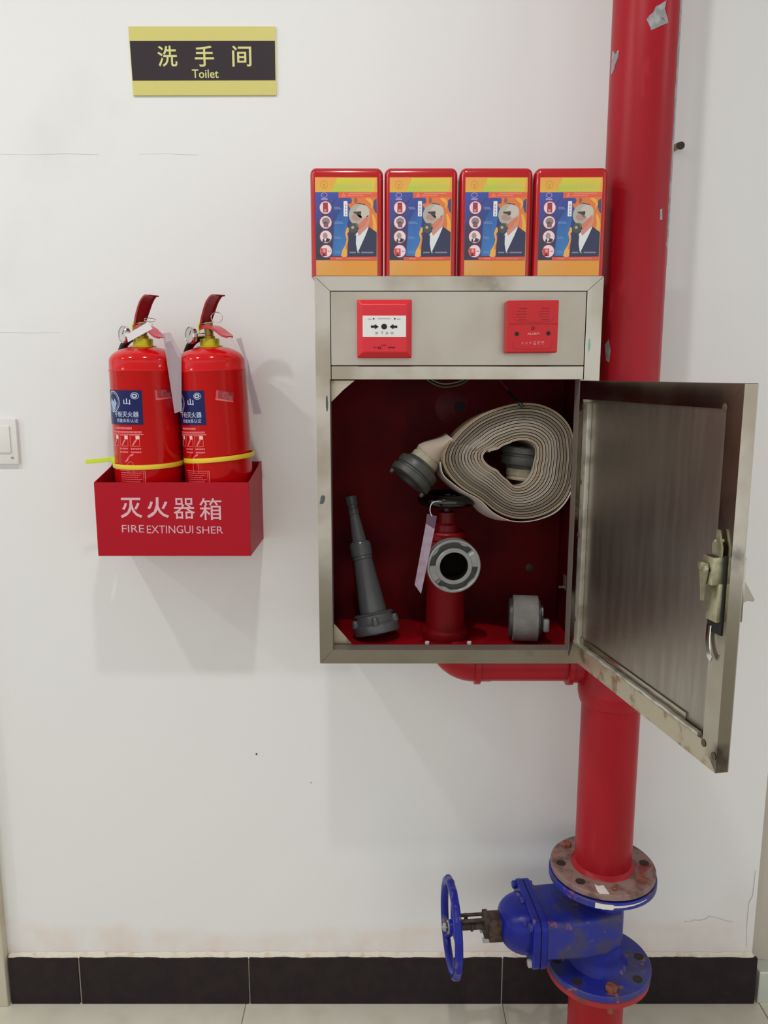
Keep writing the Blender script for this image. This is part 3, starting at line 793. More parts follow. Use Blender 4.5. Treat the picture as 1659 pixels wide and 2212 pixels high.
# handle outside
obj('handle_plate', MB().frame_box(lo_, dd, up_, nn, DW-.034, DW-.004, 1.138, 1.222, -DT-.006, -DT, .001), M_steel, door, 30)
hp = [(-.006, 1.196), (-.006, 1.160), (-.016, 1.164), (-.024, 1.162), (-.026, 1.165)]
obj('pull_lever', MB().prism([DP(DW-.026, z, -DT+n) for n, z in hp], dd*.016), M_steel2, door, 0)

# ------------------------------------------------------------------ mask boxes on the cabinet
BW, BH, BD = .1235, .1785, .075
def mask_box():
    root = thing('mask_box', '', 'box', (0, 0, 0), 'red smoke mask boxes on the steel cabinet')
    W = dict(world=False)
    # shell: rounded, slightly tapering
    b = bmesh.new(); bmesh.ops.create_cube(b, size=1)
    for v in b.verts: v.co = V((v.co.x*BW, v.co.y*BD, (v.co.z+.5)*BH))
    vert_e = [e for e in b.edges if abs(e.verts[0].co.z-e.verts[1].co.z) > .1]
    top_e = [e for e in b.edges if e.verts[0].co.z > .1 and e.verts[1].co.z > .1]
    bmesh.ops.bevel(b, geom=vert_e+top_e, offset=.011, segments=5, profile=.5, affect='EDGES')
    obj('shell', MB().bm(b), M_plred, root, 40, **W)
    obj('lid_seam', MB().box(-BW/2-.0004, BW/2+.0004, -.004, -.003, .003, BH-.014), M_gap, root, 0, **W)
    sx = .105/1120; szz = .1600/1780
    ff = lambda x, y, h: V(((x-685)*sx, -BD/2-.0004-h, .0015+(2065-y)*szz))
    art = Art(ff, .00012)
    art.rect(120, 2065, 1240, 285, (224, 150, 50), 1)
    # header
    art.poly([(120, 550), (1240, 550), (1240, 285), (120, 285)], None, 2, cols=[(222, 176, 60), (230, 170, 70), (232, 160, 66), (236, 160, 80)])
    art.poly([(420, 545), (1180, 545), (1220, 300), (520, 300)], None, 3, cols=[(176, 200, 70), (206, 196, 70), (226, 190, 70), (214, 206, 50)])
    art.ring(285, 415, 66, 70, 5, (196, 140, 70), 4, 20); art.line((285, 480), (285, 420), 5, (170, 120, 60), 4); art.line((285, 430), (262, 400), 5, (180, 126, 60), 4); art.line((285, 430), (308, 400), 5, (180, 126, 60), 4)
    art.text('过滤式消防自救呼吸器', 440, 470, 1140, 398, (214, 214, 120), 5, bold=.0)
    # blue field
    art.poly([(120, 1778), (1225, 1778), (1235, 550), (120, 550)], None, 2, cols=[(44, 44, 56), (40, 90, 150), (44, 66, 140), (62, 80, 170)])
    art.poly([(420, 1700), (640, 1700), (740, 700), (560, 900), (460, 1100)], None, 3, cols=[(50, 110, 176), (56, 124, 188), (44, 92, 170), (40, 84, 158), (48, 100, 170)])
    art.poly([(120, 1700), (190, 1700), (330, 900), (520, 640), (300, 860), (130, 1150)], None, 3, cols=[(46, 44, 56)]*2+[(52, 58, 90)]*4)
    # warning strip
    art.poly([(540, 655), (1235, 640), (1235, 552), (540, 552)], (226, 92, 66), 4)
    art.poly([(595, 635), (668, 635), (632, 562)], (240, 156, 130), 5); art.poly([(610, 627), (654, 627), (632, 580)], (226, 92, 66), 6); art.line((632, 618), (632, 594), 6, (240, 156, 130), 7)
    art.dashes(735, 584, 1140, 564, (242, 140, 116), 5, 22); art.dashes(705, 620, 985, 600, (242, 140, 116), 5, 16)
    # flames
    fl = (224, 120, 50); f2 = (236, 170, 70)
    art.poly([(700, 650), (1235, 640), (1230, 1290), (1150, 1260), (1080, 1180), (1100, 900), (1010, 760), (900, 740), (760, 860), (705, 760), (770, 750), (785, 690)], fl, 4)
    art.poly([(1020, 660), (1080, 648), (1150, 690), (1172, 780), (1120, 850), (1130, 760), (1080, 720)], f2, 5)
    art.poly([(1140, 950), (1170, 940), (1215, 1050), (1230, 1160), (1225, 1270), (1150, 1240), (1165, 1120)], f2, 5)
    art.poly([(1175, 700), (1228, 660), (1232, 930), (1195, 900), (1165, 800)], (70, 70, 120), 5)
    art.ell(740, 700, 40, 52, (62, 72, 150), 5); art.ell(852, 700, 30, 52, (150, 90, 90), 5)
    art.poly([(690, 1180), (720, 1190), (722, 1260), (690, 1300), (715, 1380), (700, 1500), (690, 1700), (640, 1760), (580, 1700), (600, 1600), (660, 1500), (680, 1400), (655, 1290)], f2, 4)
    art.poly([(700, 1280), (712, 1370), (700, 1460), (690, 1600), (660, 1560), (695, 1440)], fl, 5)
    # person wearing the hood
    art.poly([(735, 1300), (860, 1260), (1075, 1160), (1225, 1270), (1225, 1715), (690, 1715), (700, 1500)], (38, 46, 78), 6)
    art.poly([(880, 1240), (1085, 1060), (1080, 1180), (910, 1340)], (206, 140, 122), 7)
    art.poly([(830, 1330), (880, 1265), (910, 1338), (1075, 1170), (1080, 1190), (1020, 1340), (880, 1650), (850, 1480), (855, 1320)], (222, 222, 226), 8)
    art.ell(915, 960, 192, 200, (176, 172, 160), 7, 36); art.ell(980, 900, 120, 120, (198, 190, 176), 8, 28)
    art.ell(1060, 1070, 48, 105, (212, 140, 120), 8, rot=.2); art.ell(870, 1000, 90, 60, (180, 140, 130), 8)
    art.poly([(895, 1130), (1040, 1000), (1090, 1030), (960, 1180), (900, 1210)], (216, 120, 90), 9)
    art.poly([(805, 905), (945, 890), (950, 945), (910, 970), (880, 940), (820, 930)], (62, 54, 52), 9)
    art.ell(840, 1150, 60, 50, (120, 112, 100), 8); art.ell(803, 1200, 76, 92, (74, 76, 68), 9, 28); art.ell(795, 1185, 26, 28, (170, 172, 160), 10, 16)
    # step pictures
    for k, cy in enumerate((828, 1093, 1355, 1615)):
        art.ell(305, cy, 116, 122, (164, 50, 60), 5, 30); art.ell(305, cy, 105, 112, (236, 214, 222), 6, 30)
        if k == 0: art.poly([(262, cy-90), (346, cy-90), (352, cy+85), (258, cy+85)], (160, 50, 56), 7); art.ell(300, cy+50, 30, 26, (206, 120, 130), 8)
        if k == 1: art.ell(310, cy-20, 72, 66, (142, 126, 126), 7); art.poly([(262, cy+10), (352, cy), (350, cy+92), (272, cy+88)], (128, 92, 92), 8); art.ell(300, cy+2, 30, 12, (70, 60, 60), 9)
        if k == 2: art.ell(292, cy-20, 44, 56, (170, 146, 130), 7); art.poly([(240, cy+100), (250, cy+40), (330, cy+20), (392, cy+50), (350, cy+98)], (52, 46, 60), 7); art.poly([(272, cy+40), (320, cy+24), (288, cy+98)], (230, 226, 230), 8)
        if k == 3: art.poly([(206, cy-50), (320, cy-50), (322, cy+90), (240, cy+92), (206, cy+30)], (206, 62, 66), 7); art.ell(272, cy-8, 26, 34, (226, 150, 140), 8); art.poly([(240, cy+88), (262, cy+28), (300, cy+88)], (60, 30, 44), 8); art.line((335, cy), (392, cy), 10, (120, 70, 76), 8)
    for y0, w1 in ((815, 110), (1078, 150), (1350, 100), (1610, 100)):
        art.dashes(460, y0+18, 460+w1, y0, (110, 148, 200), 5, 7); art.dashes(468, y0+44, 480+w1, y0+26, (110, 148, 200), 5, 8)
    art.rect(632, 985, 702, 712, (232, 232, 238), 6)
    for k in range(4): art.rect(655, 800+56*k, 680, 765+56*k, (196, 150, 150), 7)
    art.ring(285, 605, 58, 48, 12, (176, 150, 206), 5, 18); art.rect(228, 688, 344, 660, (176, 150, 206), 5)
    art.dashes(735, 1655, 850, 1628, (150, 146, 160), 9, 7); art.dashes(880, 1655, 920, 1628, (150, 146, 160), 9, 2); art.dashes(948, 1655, 1170, 1628, (160, 140, 160), 9, 12)
    art.poly([(380, 1778), (370, 1725), (1222, 1715), (1222, 1778)], (222, 86, 60), 7)
    art.dashes(485, 1765, 600, 1740, (240, 140, 100), 8, 4); art.dashes(700, 1765, 1100, 1738, (236, 120, 86), 8, 20)
    art.poly([(125, 2062), (640, 2062), (640, 1790), (125, 1785)], None, 2, cols=[(214, 160, 70), (222, 152, 56), (226, 150, 66), (226, 160, 90)])
    obj('printed_label', art, M_print, root, 0, **W)
    return root
mbx = mask_box()
xs = (748.5, 909.5, 1071.0, 1232.5)
lbs = ('leftmost red smoke mask box on the cabinet, nearest the toilet sign', 'second smoke mask box from the left on the cabinet top',
       'third smoke mask box from the left, second from the red pipe', 'rightmost red smoke mask box, right against the red pipe')
roots = []
for i, px in enumerate(xs):
    r_ = mbx if i == 0 else copy_tree(mbx); roots.append(r_)
    for k, (pxx, lb) in enumerate(((px, lbs[i]),)):
        r_['label'] = lb
    x = at(px, 480, -.232).x
    r_.location = (x, -.232+BD/2, CZ1 + .0003); r_.rotation_euler = (0, 0, math.radians((.5, -.6, .3, -1.0)[i]))

# ------------------------------------------------------------------ manual call point
def front_dev(x0, x1, z0, z1): return (x0+x1)/2
cA = at(771, 647, -.262); cB = at(889, 773, -.262)
x0, x1, z1, z0 = cA.x, cB.x, cA.z, cB.z
cpt = thing('manual_call_point', 'red manual call point with white push panel on the cabinet, left of the siren', 'alarm button', ((x0+x1)/2, CY, z0))
PY = CY+.0012
def bevel_plate(x0, x1, z0, z1, yb, yf, inset, dz=0):
    mb = MB()
    vs = [(x0, yb, z0), (x1, yb, z0), (x1, yb, z1), (x0, yb, z1), (x0, yf+.008, z0), (x1, yf+.008, z0), (x1, yf+.008, z1), (x0, yf+.008, z1),
          (x0+inset, yf, z0+inset), (x1-inset, yf, z0+inset), (x1-inset, yf, z1-inset), (x0+inset, yf, z1-inset)]
    fs = [(0, 1, 2, 3), (0, 1, 5, 4), (1, 2, 6, 5), (2, 3, 7, 6), (3, 0, 4, 7), (4, 5, 9, 8), (5, 6, 10, 9), (6, 7, 11, 10), (7, 4, 8, 11), (8, 9, 10, 11)]
    return mb.add(vs, fs)
hs = bevel_plate(x0, x1, z0, z1, PY, -.270, .009)
ho = obj('housing', hs, M_cpred, cpt, 0)
bv = ho.modifiers.new('b', 'BEVEL'); bv.width = .0014; bv.segments = 3
wdt = x1-x0; hgt_ = z1-z0
def cf(x, y, h): return V((x0 + wdt*(x-280)/1100, -.2703-h, z1 - hgt_*(y-150)/1170))
pl = MB(); q = [cf(395, 478, 0), cf(1262, 478, 0), cf(1262, 902, 0), cf(395, 902, 0)]
pan = MB().prism(q, (0, .0007, 0))
pp = obj('push_panel', pan, M_white, cpt, 0)
art = Art(cf, .0002)
k_ = (30, 30, 30)
art.ell(825, 695, 57, 57, k_, 2)
art.poly([(560, 673), (637, 673), (637, 645), (717, 697), (637, 750), (637, 718), (560, 718)], k_, 2)
art.poly([(1088, 675), (1012, 675), (1012, 645), (932, 697), (1012, 750), (1012, 720), (1088, 720)], k_, 2)
for i, ch in enumerate('按下启动'):
    xx = (645, 755, 852, 955)[i]; art.text(ch, xx, 852, xx+55, 795, (110, 110, 112), 2)
art.ell(615, 540, 17, 17, (60, 50, 50), 2, 14); art.ell(1037, 540, 17, 17, (60, 50, 50), 2, 14)
art.dashes(500, 556, 570, 538, (150, 150, 150), 2, 4); art.dashes(1080, 556, 1150, 538, (150, 150, 150), 2, 4); art.dashes(700, 545, 945, 528, (165, 165, 165), 2, 14)
art.ring(733, 1120, 33, 30, 15, (96, 8, 14), 2, 18); art.rect(610, 1118, 705, 1110, (96, 8, 14), 2); art.rect(620, 1112, 640, 1095, (96, 8, 14), 2)
art.dashes(768, 1080, 872, 1056, (150, 6, 18), 2, 5); art.dashes(905, 1128, 1050, 1098, (110, 10, 16), 2, 6)
obj('marking', art, M_matte, pp, 0)

# ------------------------------------------------------------------ alarm sounder
q4 = [at(1094.5, 650, -.262), at(1206, 649, -.262), at(1201.5, 762, -.262), at(1092, 763, -.262)]
cc = sum(q4, V())/4
als = thing('alarm_sounder', 'red wall siren with grille marked ALARM on the cabinet, right of the call point', 'siren', (cc.x, CY, q4[2].z))
def af(x, y, h):
    fx = (x-262)/1120; fy = (y-200)/1160
    tp = q4[0].lerp(q4[1], fx); bt = q4[3].lerp(q4[2], fx); r_ = tp.lerp(bt, fy); return V((r_.x, -.270-h, r_.z))
yb = PY
front = [af(262, 200, 0), af(1382, 200, 0), af(1382, 1360, 0), af(262, 1360, 0)]
hs = MB().prism(front, (0, yb+.270, 0))
ho = obj('housing', hs, M_alred, als, 0)
bv = ho.modifiers.new('b', 'BEVEL'); bv.width = .0024; bv.segments = 3
# raised grille field with slots, ridge, and the lower rounded panel
def rrect(a0, b0, a1, b1, r, n=6):
    pts = []
    for cx_, cy_, s0 in ((a1-r, b0+r, -PI/2), (a1-r, b1-r, 0), (a0+r, b1-r, PI/2), (a0+r, b0+r, PI)):
        for k in range(n+1):
            a = s0 + PI/2*k/n; pts.append((cx_+r*math.cos(a), cy_+r*math.sin(a)))
    return pts
obj('grille', MB().prism([af(x, y, .0008) for x, y in rrect(390, 330, 1290, 670, 165)], (0, .0008, 0)), M_alred, als, 0)
sl = MB()
for row, (xa, xb) in enumerate(((520, 690), (470, 700), (450, 710), (480, 700), (510, 690))):
    for dx in (0, 490):
        for k in range(5):
            u0 = xa+dx + (xb-xa)*k/5; sl.prism([af(x, y, .0010) for x, y in ((u0, 372+62*row), (u0+30, 372+62*row), (u0+30, 388+62*row), (u0, 388+62*row))], (0, .0003, 0))
obj('grille_slots', sl, mat('slot_red', (120, 6, 14), .6), als, 0)
obj('ridge', MB().prism([af(x, y, .0012) for x, y in ((330, 690), (1370, 690), (1370, 712), (330, 712))], (0, .0012, 0)), M_alred, als, 0)
obj('name_panel', MB().prism([af(x, y, .0009) for x, y in rrect(400, 1050, 1240, 1270, 90)], (0, .0009, 0)), M_alred, als, 0)
for (x, y, r_) in ((485, 935, 36), (1170, 930, 36)):
    obj('screw_hole', MB().lathe([(0, 0), (r_*9.2e-5*1.1, 0)], af(x, y, .0004), (0, -1, 0), 18), M_gap, als, 0)
obj('indicator_lamp', MB().lathe([(0, .0014), (.0022, .001), (.003, 0)], af(832, 808, 0), (0, -1, 0), 16), mat('dark_red_lamp', (130, 4, 10), .2), als)
art = Art(af, .0002)
art.text('ALARM', 712, 962, 970, 912, (240, 150, 156), 4, bold=.02)
for i, ch in enumerate('火灾声警报器'):
    xx = (585, 672, 757, 845, 935, 1022)[i]; hh = 60 if i < 3 else 76
    art.text(ch, xx, 1142+hh/2, xx+hh*.9, 1142-hh/2, (236, 130-8*i+40*(i > 2), 132+20*(i > 2)), 6, bold=.01 if i < 3 else .03)
obj('marking', art, M_matte, als, 0)

# ------------------------------------------------------------------ hose coil
HYF, HYB = -.205, -.110
def hz(x, y, Y=HYF): return at(840+x/3.95, 850+y/3.95, Y)
outer = [(1180, 65), (1300, 80), (1420, 130), (1520, 215), (1578, 310), (1592, 450), (1588, 650), (1568, 800), (1500, 930), (1400, 1010), (1250, 1065), (1120, 1078), (1000, 1052), (900, 1000), (820, 930), (750, 875), (640, 820), (540, 730), (480, 650), (452, 580), (470, 490), (520, 400), (600, 300), (700, 215), (850, 135), (1000, 88)]
inner = [(1110, 408), (1200, 415), (1250, 450), (1258, 510), (1235, 600), (1215, 690), (1150, 765), (1070, 775), (1020, 720), (950, 640), (850, 585), (826, 540), (850, 500), (940, 478), (1030, 435)]
cxh, cyh = 1090, 560
def polar(cont):
    out = []
    for x, y in cont: out.append((math.atan2(y-cyh, x-cxh), math.hypot(x-cxh, y-cyh)))
    out.sort(); return out
def interp(tab, a):
    a = (a+PI) % (2*PI) - PI; n = len(tab)
    for i in range(n):
        a0, r0 = tab[i]; a1, r1 = tab[(i+1) % n]
        if i == n-1: a1 += 2*PI
        aa = a if a >= tab[0][0] else a+2*PI
        if a0 <= aa <= a1:
            f = (aa-a0)/(a1-a0) if a1 > a0 else 0; return r0+(r1-r0)*f
    return tab[0][1]
def smooth_tab(cont, wdw):
    tb = polar(cont); n = 180; raw = [interp(tb, -PI+2*PI*k/n) for k in range(n)]
    return [sum(raw[(k+j) % n] for j in range(-wdw, wdw+1))/(2*wdw+1) for k in range(n)]
TO = smooth_tab(outer, 3); TI = smooth_tab(inner, 2)
def rr(tab, a):
    f = ((a+PI) % (2*PI))/(2*PI)*180; i = int(f) % 180; return tab[i]*(1-(f-int(f))) + tab[(i+1) % 180]*(f-int(f))
NT = 13; SEG = 110
hroot = thing('fire_hose', 'coiled flat cream fire hose lying in the upper right of the open cabinet', 'hose', hz(1120, 1078) + V((0, .04, 0)))
coil = MB(); start = math.radians(60)
end_extra = -0.0
tot = NT*SEG
a_end = math.atan2(400-cyh, 520-cxh)            # where the hose leaves the roll, upper left
a0 = a_end - NT*2*PI
path2 = []
for k in range(tot+1):
    a = a0 + 2*PI*k/SEG; tau = k/tot*(1-1/NT*.0)
    ri, ro = rr(TI, a), rr(TO, a)
    r = ri + (ro-ri)*(.03 + .95*tau) + 3.0*math.sin(a*3+tau*11)*tau*(1-tau)
    path2.append((cxh+r*math.cos(a), cyh+r*math.sin(a), (ro-ri)/NT))
turncol = [random.uniform(-1, 1) for _ in range(NT+2)]
vs = []; cl = []
def hosecol(turn, part):
    b_ = .78 + .13*turncol[int(turn) % (NT+1)]
    base = (206, 190, 172) if part == 0 else (214, 202, 186)
    if turncol[(int(turn)+3) % (NT+1)] > .45: base = (196, 176, 150)
    return tuple(min(255, v*b_) for v in base)
sect = []
for k, (x, y, pit) in enumerate(path2):
    x2, y2, _ = path2[min(k+1, tot)]; x1_, y1_, _ = path2[max(k-1, 0)]
    dx, dy = x2-x1_, y2-y1_; L_ = math.hypot(dx, dy); nx, ny = -dy/L_, dx/L_
    if (x-cxh)*nx + (y-cyh)*ny < 0: nx, ny = -nx, -ny
    hw = pit*(.455+.02*math.sin(k*.021))
    # two layers of weave with a fold groove between them; 10 point section
    jit = .0018*math.sin(k*.05+int(k/SEG)*1.7)
    for (o_, dep) in ((-1, .006), (-.8, .0014), (-.45, .0), (-.10, .0006), (0, .0022), (.10, .0006), (.45, .0), (.8, .0014), (1, .006)):
        q = hz(x+nx*hw*o_, y+ny*hw*o_); q.y += dep + jit; vs.append(q)
    for o_ in (1, -1):
        q = hz(x+nx*hw*o_, y+ny*hw*o_); q.y = HYB; q.x += -.006; q.z += -.010; vs.append(q)
M_ = 11; fs = []; cols = []
for k in range(tot):
    tn_ = k/SEG
    for j in range(M_):
        fs.append((k*M_+j, k*M_+(j+1) % M_, (k+1)*M_+(j+1) % M_, (k+1)*M_+j))
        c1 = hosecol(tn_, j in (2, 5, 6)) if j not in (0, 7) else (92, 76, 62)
        cols.append((*lin(c1), 1))
fs.append(tuple(range(M_))); cols.append((*lin((200, 190, 170)), 1)); fs.append(tuple(tot*M_+j for j in range(M_))[::-1]); cols.append((*lin((200, 190, 170)), 1))
coil.add(vs, fs, cols)
obj('hose_roll', coil, M_hose, hroot, 50)
# outermost loose turn: a bright edge hanging a little off the roll at the bottom
loose = [(444, 585), (462, 680), (520, 745), (640, 832), (740, 884), (800, 925), (880, 1005), (980, 1062), (1100, 1092), (1250, 1080), (1400, 1026), (1490, 948), (1545, 860), (1570, 790)]
P = tube_path([hz(x, y, HYF-.001) for x, y in loose], 8)
mb = MB(); vs = []; fs = []; n = len(P)
for k, q in enumerate(P):
    f_ = math.sin(PI*k/(n-1)); tn = (P[min(k+1, n-1)]-P[max(k-1, 0)]).normalized(); nv = V((tn.z, 0, -tn.x))
    b_ = V((q.x-.010*f_-.004, HYB, q.z-.012*f_-.004))
    vs += [q, q+nv*-.0011 if nv.z > 0 else q+nv*.0011, b_+V((0, 0, -.001)), b_+V((0, 0, .0005))]
for k in range(n-1):
    for j in range(4): fs.append((k*4+j, k*4+(j+1) % 4, k*4+4+(j+1) % 4, k*4+4+j))
mb.color((200, 188, 180)).add(vs, fs)
obj('loose_turn', mb, M_hose, hroot, 60)
# tail opening out to the outer coupling
axc = (hz(190, 720) - hz(330, 556)); axc = V((axc.x, -.012, axc.z)).normalized()
cpl = hz(345, 525, -.165)
st = hz(530, 372, (HYF+HYB)/2)
mb = MB().color((172, 156, 142)); vs = []; fs = []; n = 16; sg_ = 28
e_lat = V((-axc.z, 0, axc.x)).normalized()      # in-plane, perpendicular to the coupling axis
e_dep = axc.cross(e_lat).normalized()
s_dir = (hz(470, 490)-hz(600, 300)); s_dir = V((s_dir.x, 0, s_dir.z)).normalized(); s_lat = V((-s_dir.z, 0, s_dir.x))
for k in range(n+1):
    f_ = k/n; g_ = f_*f_*(3-2*f_)
    c0 = st.lerp(cpl, f_)
    la = s_lat.lerp(e_lat, g_).normalized() if s_lat.dot(e_lat) > 0 else (-s_lat).lerp(e_lat, g_).normalized()
    ra = .012*(1-g_)+.0285*g_; rd = .047*(1-g_)+.0275*g_
    for j in range(sg_):
        a = 2*PI*j/sg_; vs.append(c0 + la*ra*math.cos(a) + V((0, 1, 0))*rd*math.sin(a))
for k in range(n):
    for j in range(sg_): fs.append((k*sg_+j, k*sg_+(j+1) % sg_, (k+1)*sg_+(j+1) % sg_, (k+1)*sg_+j))
fs.append(tuple(range(sg_))); fs.append(tuple(n*sg_+j for j in range(sg_)))
mb.add(vs, fs); obj('hose_tail', mb, M_hose, hroot, 50)
def coupling(o, ax, sc_=1.0, m1=M_cloth, m2=M_alloyd):
    """cloth bound neck and a storz style ring with two lugs"""
    ax = ax.normalized()
    nk = obj('bound_neck', MB().lathe([(0, -.002), (.0265*sc_, 0), (.0275*sc_, .003), (.0255*sc_, .006), (.0280*sc_, .009), (.0280*sc_, .021), (.026*sc_, .023)], o, ax, 36), m1, hroot, 40)
    cr = obj('coupling_ring', MB().lathe([(.022*sc_, .020), (.030*sc_, .021), (.033*sc_, .026), (.040*sc_, .029), (.0415*sc_, .032), (.0415*sc_, .043), (.039*sc_, .045), (.039*sc_, .048), (.0425*sc_, .050), (.0425*sc_, .060), (.040*sc_, .062), (.027*sc_, .062), (.025*sc_, .040), (0, .040)], o, ax, 48), m2, hroot, 35)
    e1 = ax.cross(V((0, 1, 0))).normalized()
    for sgn in (1, -1):
        c0 = o + ax*.064*1.0 + e1*sgn*.036*sc_
        obj('lug', MB().cyl(c0, c0+ax*.008, .0045, .0035, 12, .001), m2, cr)
coupling(cpl + axc*.0, axc)
ax2 = V((.10, 0.05, 1)).normalized()
coupling(hz(1110, 735, -.155), ax2, .92)

# ------------------------------------------------------------------ wires in the cabinet
solo('cable_end', MB().tube(tube_path([at(1098, 846, -.17), at(1112, 862, -.195), at(1124, 872, -.2125), at(1129, 880, -.2145)], 5), .0032, 10),
     M_black, 'black taped cable end resting on top of the coiled hose', 'cable', at(1129, 880, -.2145))
for nm, m, dx, lb in (('red_wire', M_redw, 0, 'thin red wire from the cabinet top to the taped cable end'), ('blue_wire', M_bluew, 6, 'thin dark blue wire beside the red one in the cabinet')):
    P = tube_path([at(1072+dx, 800, -.12), at(1082+dx, 822, -.13), at(1094+dx*.6, 838, -.155), at(1100+dx*.2, 848, -.172)], 6)
    solo('wire', MB().tube(P, .0011, 8), m, lb, 'wire', P[-1])
for k, (dy, m, lb) in enumerate(((0, M_green, 'green wire loop sagging below the middle rail, lower one'), (-7, mat('grey_wire', (120, 130, 110), .4), 'pale wire loop just above the green one in the cabinet'))):
    P = tube_path([at(905, 800+dy, -.15), at(925, 822+dy, -.15), at(958, 836+dy, -.15), at(1000, 828+dy, -.15), at(1025, 805+dy, -.15)], 8)
    solo('wire', MB().tube(P, .0012, 8), m, lb, 'wire', P[len(P)//2])

# ------------------------------------------------------------------ hydrant valve in the cabinet
HX, HY = .1225, -.115
hv = thing('hydrant_valve', 'red hydrant valve with black handwheel and grey coupling standing in the cabinet', 'valve', (HX, HY, NZ0))
zb = NZ0
zc = at(981, 1224, -.205).z                      # outlet axis height
M_hred = mat('hydrant_red_paint', (128, 10, 18), .4, col2=(110, 8, 14), scale=14, spec=.3, bump=.1)
body = MB().lathe([(0, 0), (.046, 0), (.047, .004), (.047, .016), (.041, .020), (.0385, .022), (.0385, zc-zb-.055), (.043, zc-zb-.045), (.046, zc-zb-.025), (.046, zc-zb+.022), (.042, zc-zb+.034), (.036, zc-zb+.036), (.041, zc-zb+.037), (.0415, zc-zb+.046), (.038, zc-zb+.048), (0, zc-zb+.048)], (HX, HY, zb), (0, 0, 1), 48)
obj('valve_body', body, M_hred, hv, 35)
zn = zc+.048
obj('bonnet', MB().lathe([(.038, 0), (.036, .003), (.024, .005), (.022, .016), (.0175, .020), (.0170, .040), (.013, .042), (0, .042)], (HX, HY, zn), (0, 0, 1), 32), M_hred, hv, 35)
obj('stem', MB().cyl((HX, HY, zn+.03), (HX, HY, 1.208), .006), M_alloyd, hv)
zw = at(968, 1086, HY-.055).z
def wheel_flat(cx, cy, z, r, rt_):
    mb = MB()
    path = [V((cx+r*math.cos(a), cy+r*math.sin(a), z)) for a in [2*PI*k/64 for k in range(64)]]
    mb.tube(path, rt_, 14, closed=True, up=(0, 0, 1))
    for k in range(4):
        a = .5+PI/2*k
        mb.tube([(cx+.008*math.cos(a), cy+.008*math.sin(a), z-.002), (cx+r*math.cos(a), cy+r*math.sin(a), z)], .004, 8)
    mb.cyl((cx, cy, z-.008), (cx, cy, z+.006), .011, bev=.001)
    mb.lathe([(.009, -.004), (.024, -.007), (.040, -.004), (.040, -.0015), (.024, -.004), (.009, -.001)], (cx, cy, z), (0, 0, 1), 40)
    return mb
obj('handwheel', wheel_flat(HX+.001, HY, zw-.001, .0475, .0118), M_bgloss, hv, 50)
# outlet towards the viewer
ox = at(981, 1224, -.205); oc = V((ox.x, -.205, zc)); oa = (V((HX, HY, zc))-oc).normalized()
obj('outlet_neck', MB().lathe([(.034, .024), (.034, .05), (.036, .10)], oc, oa, 40), M_hred, hv, 35)
RO = .0505
cp = obj('outlet_coupling', MB().lathe([(.0262, .030), (.0262, .002), (.0275, 0), (.0335, 0), (.0345, .001), (.0345, .011), (.0440, .011)], oc, oa, 64)
         .lathe([(.0455, .012), (.0455, .0015), (.047, 0), (.0495, 0), (RO, .001), (RO, .024), (.048, .027), (.036, .029), (.034, .032)], oc, oa, 64), M_alloy, hv, 30)
# dark slot floor with two raised claws between inner and outer ring
obj('coupling_groove', MB().lathe([(.0342, .0095), (.0458, .0095)], oc, oa, 64), M_alloyd, cp, 0)
e1 = V((1, 0, 0)); e1 = (e1 - oa*e1.dot(oa)).normalized(); e2 = e1.cross(oa)
if e2.z < 0: e2 = -e2
for a_s, a_e in ((math.radians(-2), math.radians(42)), (math.radians(178), math.radians(228))):
    mb = MB(); n = 10
    vs = []; fs = []
    for k in range(n+1):
        a = a_s+(a_e-a_s)*k/n; dr = e1*math.cos(a)+e2*math.sin(a)
        hgt2 = .0015 if k < n-1 else .0045
        vs += [oc+dr*.0345+oa*hgt2, oc+dr*.0460+oa*hgt2, oc+dr*.0460+oa*.011, oc+dr*.0345+oa*.011]
    for k in range(n):
        for j in range(4): fs.append((k*4+j, k*4+(j+1) % 4, k*4+4+(j+1) % 4, k*4+4+j))
    fs += [(0, 1, 2, 3), tuple(n*4+j for j in range(4))[::-1]]
    obj('claw', mb.add(vs, fs), M_alloy, cp, 30)
for a_s, a_e in ((math.radians(55), math.radians(80)), (math.radians(126), math.radians(156)), (math.radians(235), math.radians(262)), (math.radians(300), math.radians(330))):
    mb = MB(); n = 8; vs = []; fs = []
    for k in range(n+1):
        a = a_s+(a_e-a_s)*k/n; dr = e1*math.cos(a)+e2*math.sin(a); q = .0460-.0035*math.sin(PI*k/n)
        vs += [oc+dr*q+oa*.0012, oc+dr*.0462+oa*.0012, oc+dr*.0462+oa*.011, oc+dr*q+oa*.011]
    for k in range(n):
        for j in range(4): fs.append((k*4+j, k*4+(j+1) % 4, k*4+4+(j+1) % 4, k*4+4+j))
    obj('stop', mb.add(vs, fs), M_alloy, cp, 30)
obj('bore', MB().lathe([(.0262, .001), (.0258, .036), (0, .037)], oc, oa, 40), M_rustin, hv, 30)
for px, py in ((923, 1380), (1014, 1381)):
    p = at(px, py, -.165); p.z = NZ0
    obj('base_bolt', MB().cyl(p, p+V((0, 0, .006)), .0045, seg=6, bev=.0008), M_white, hv, 20)

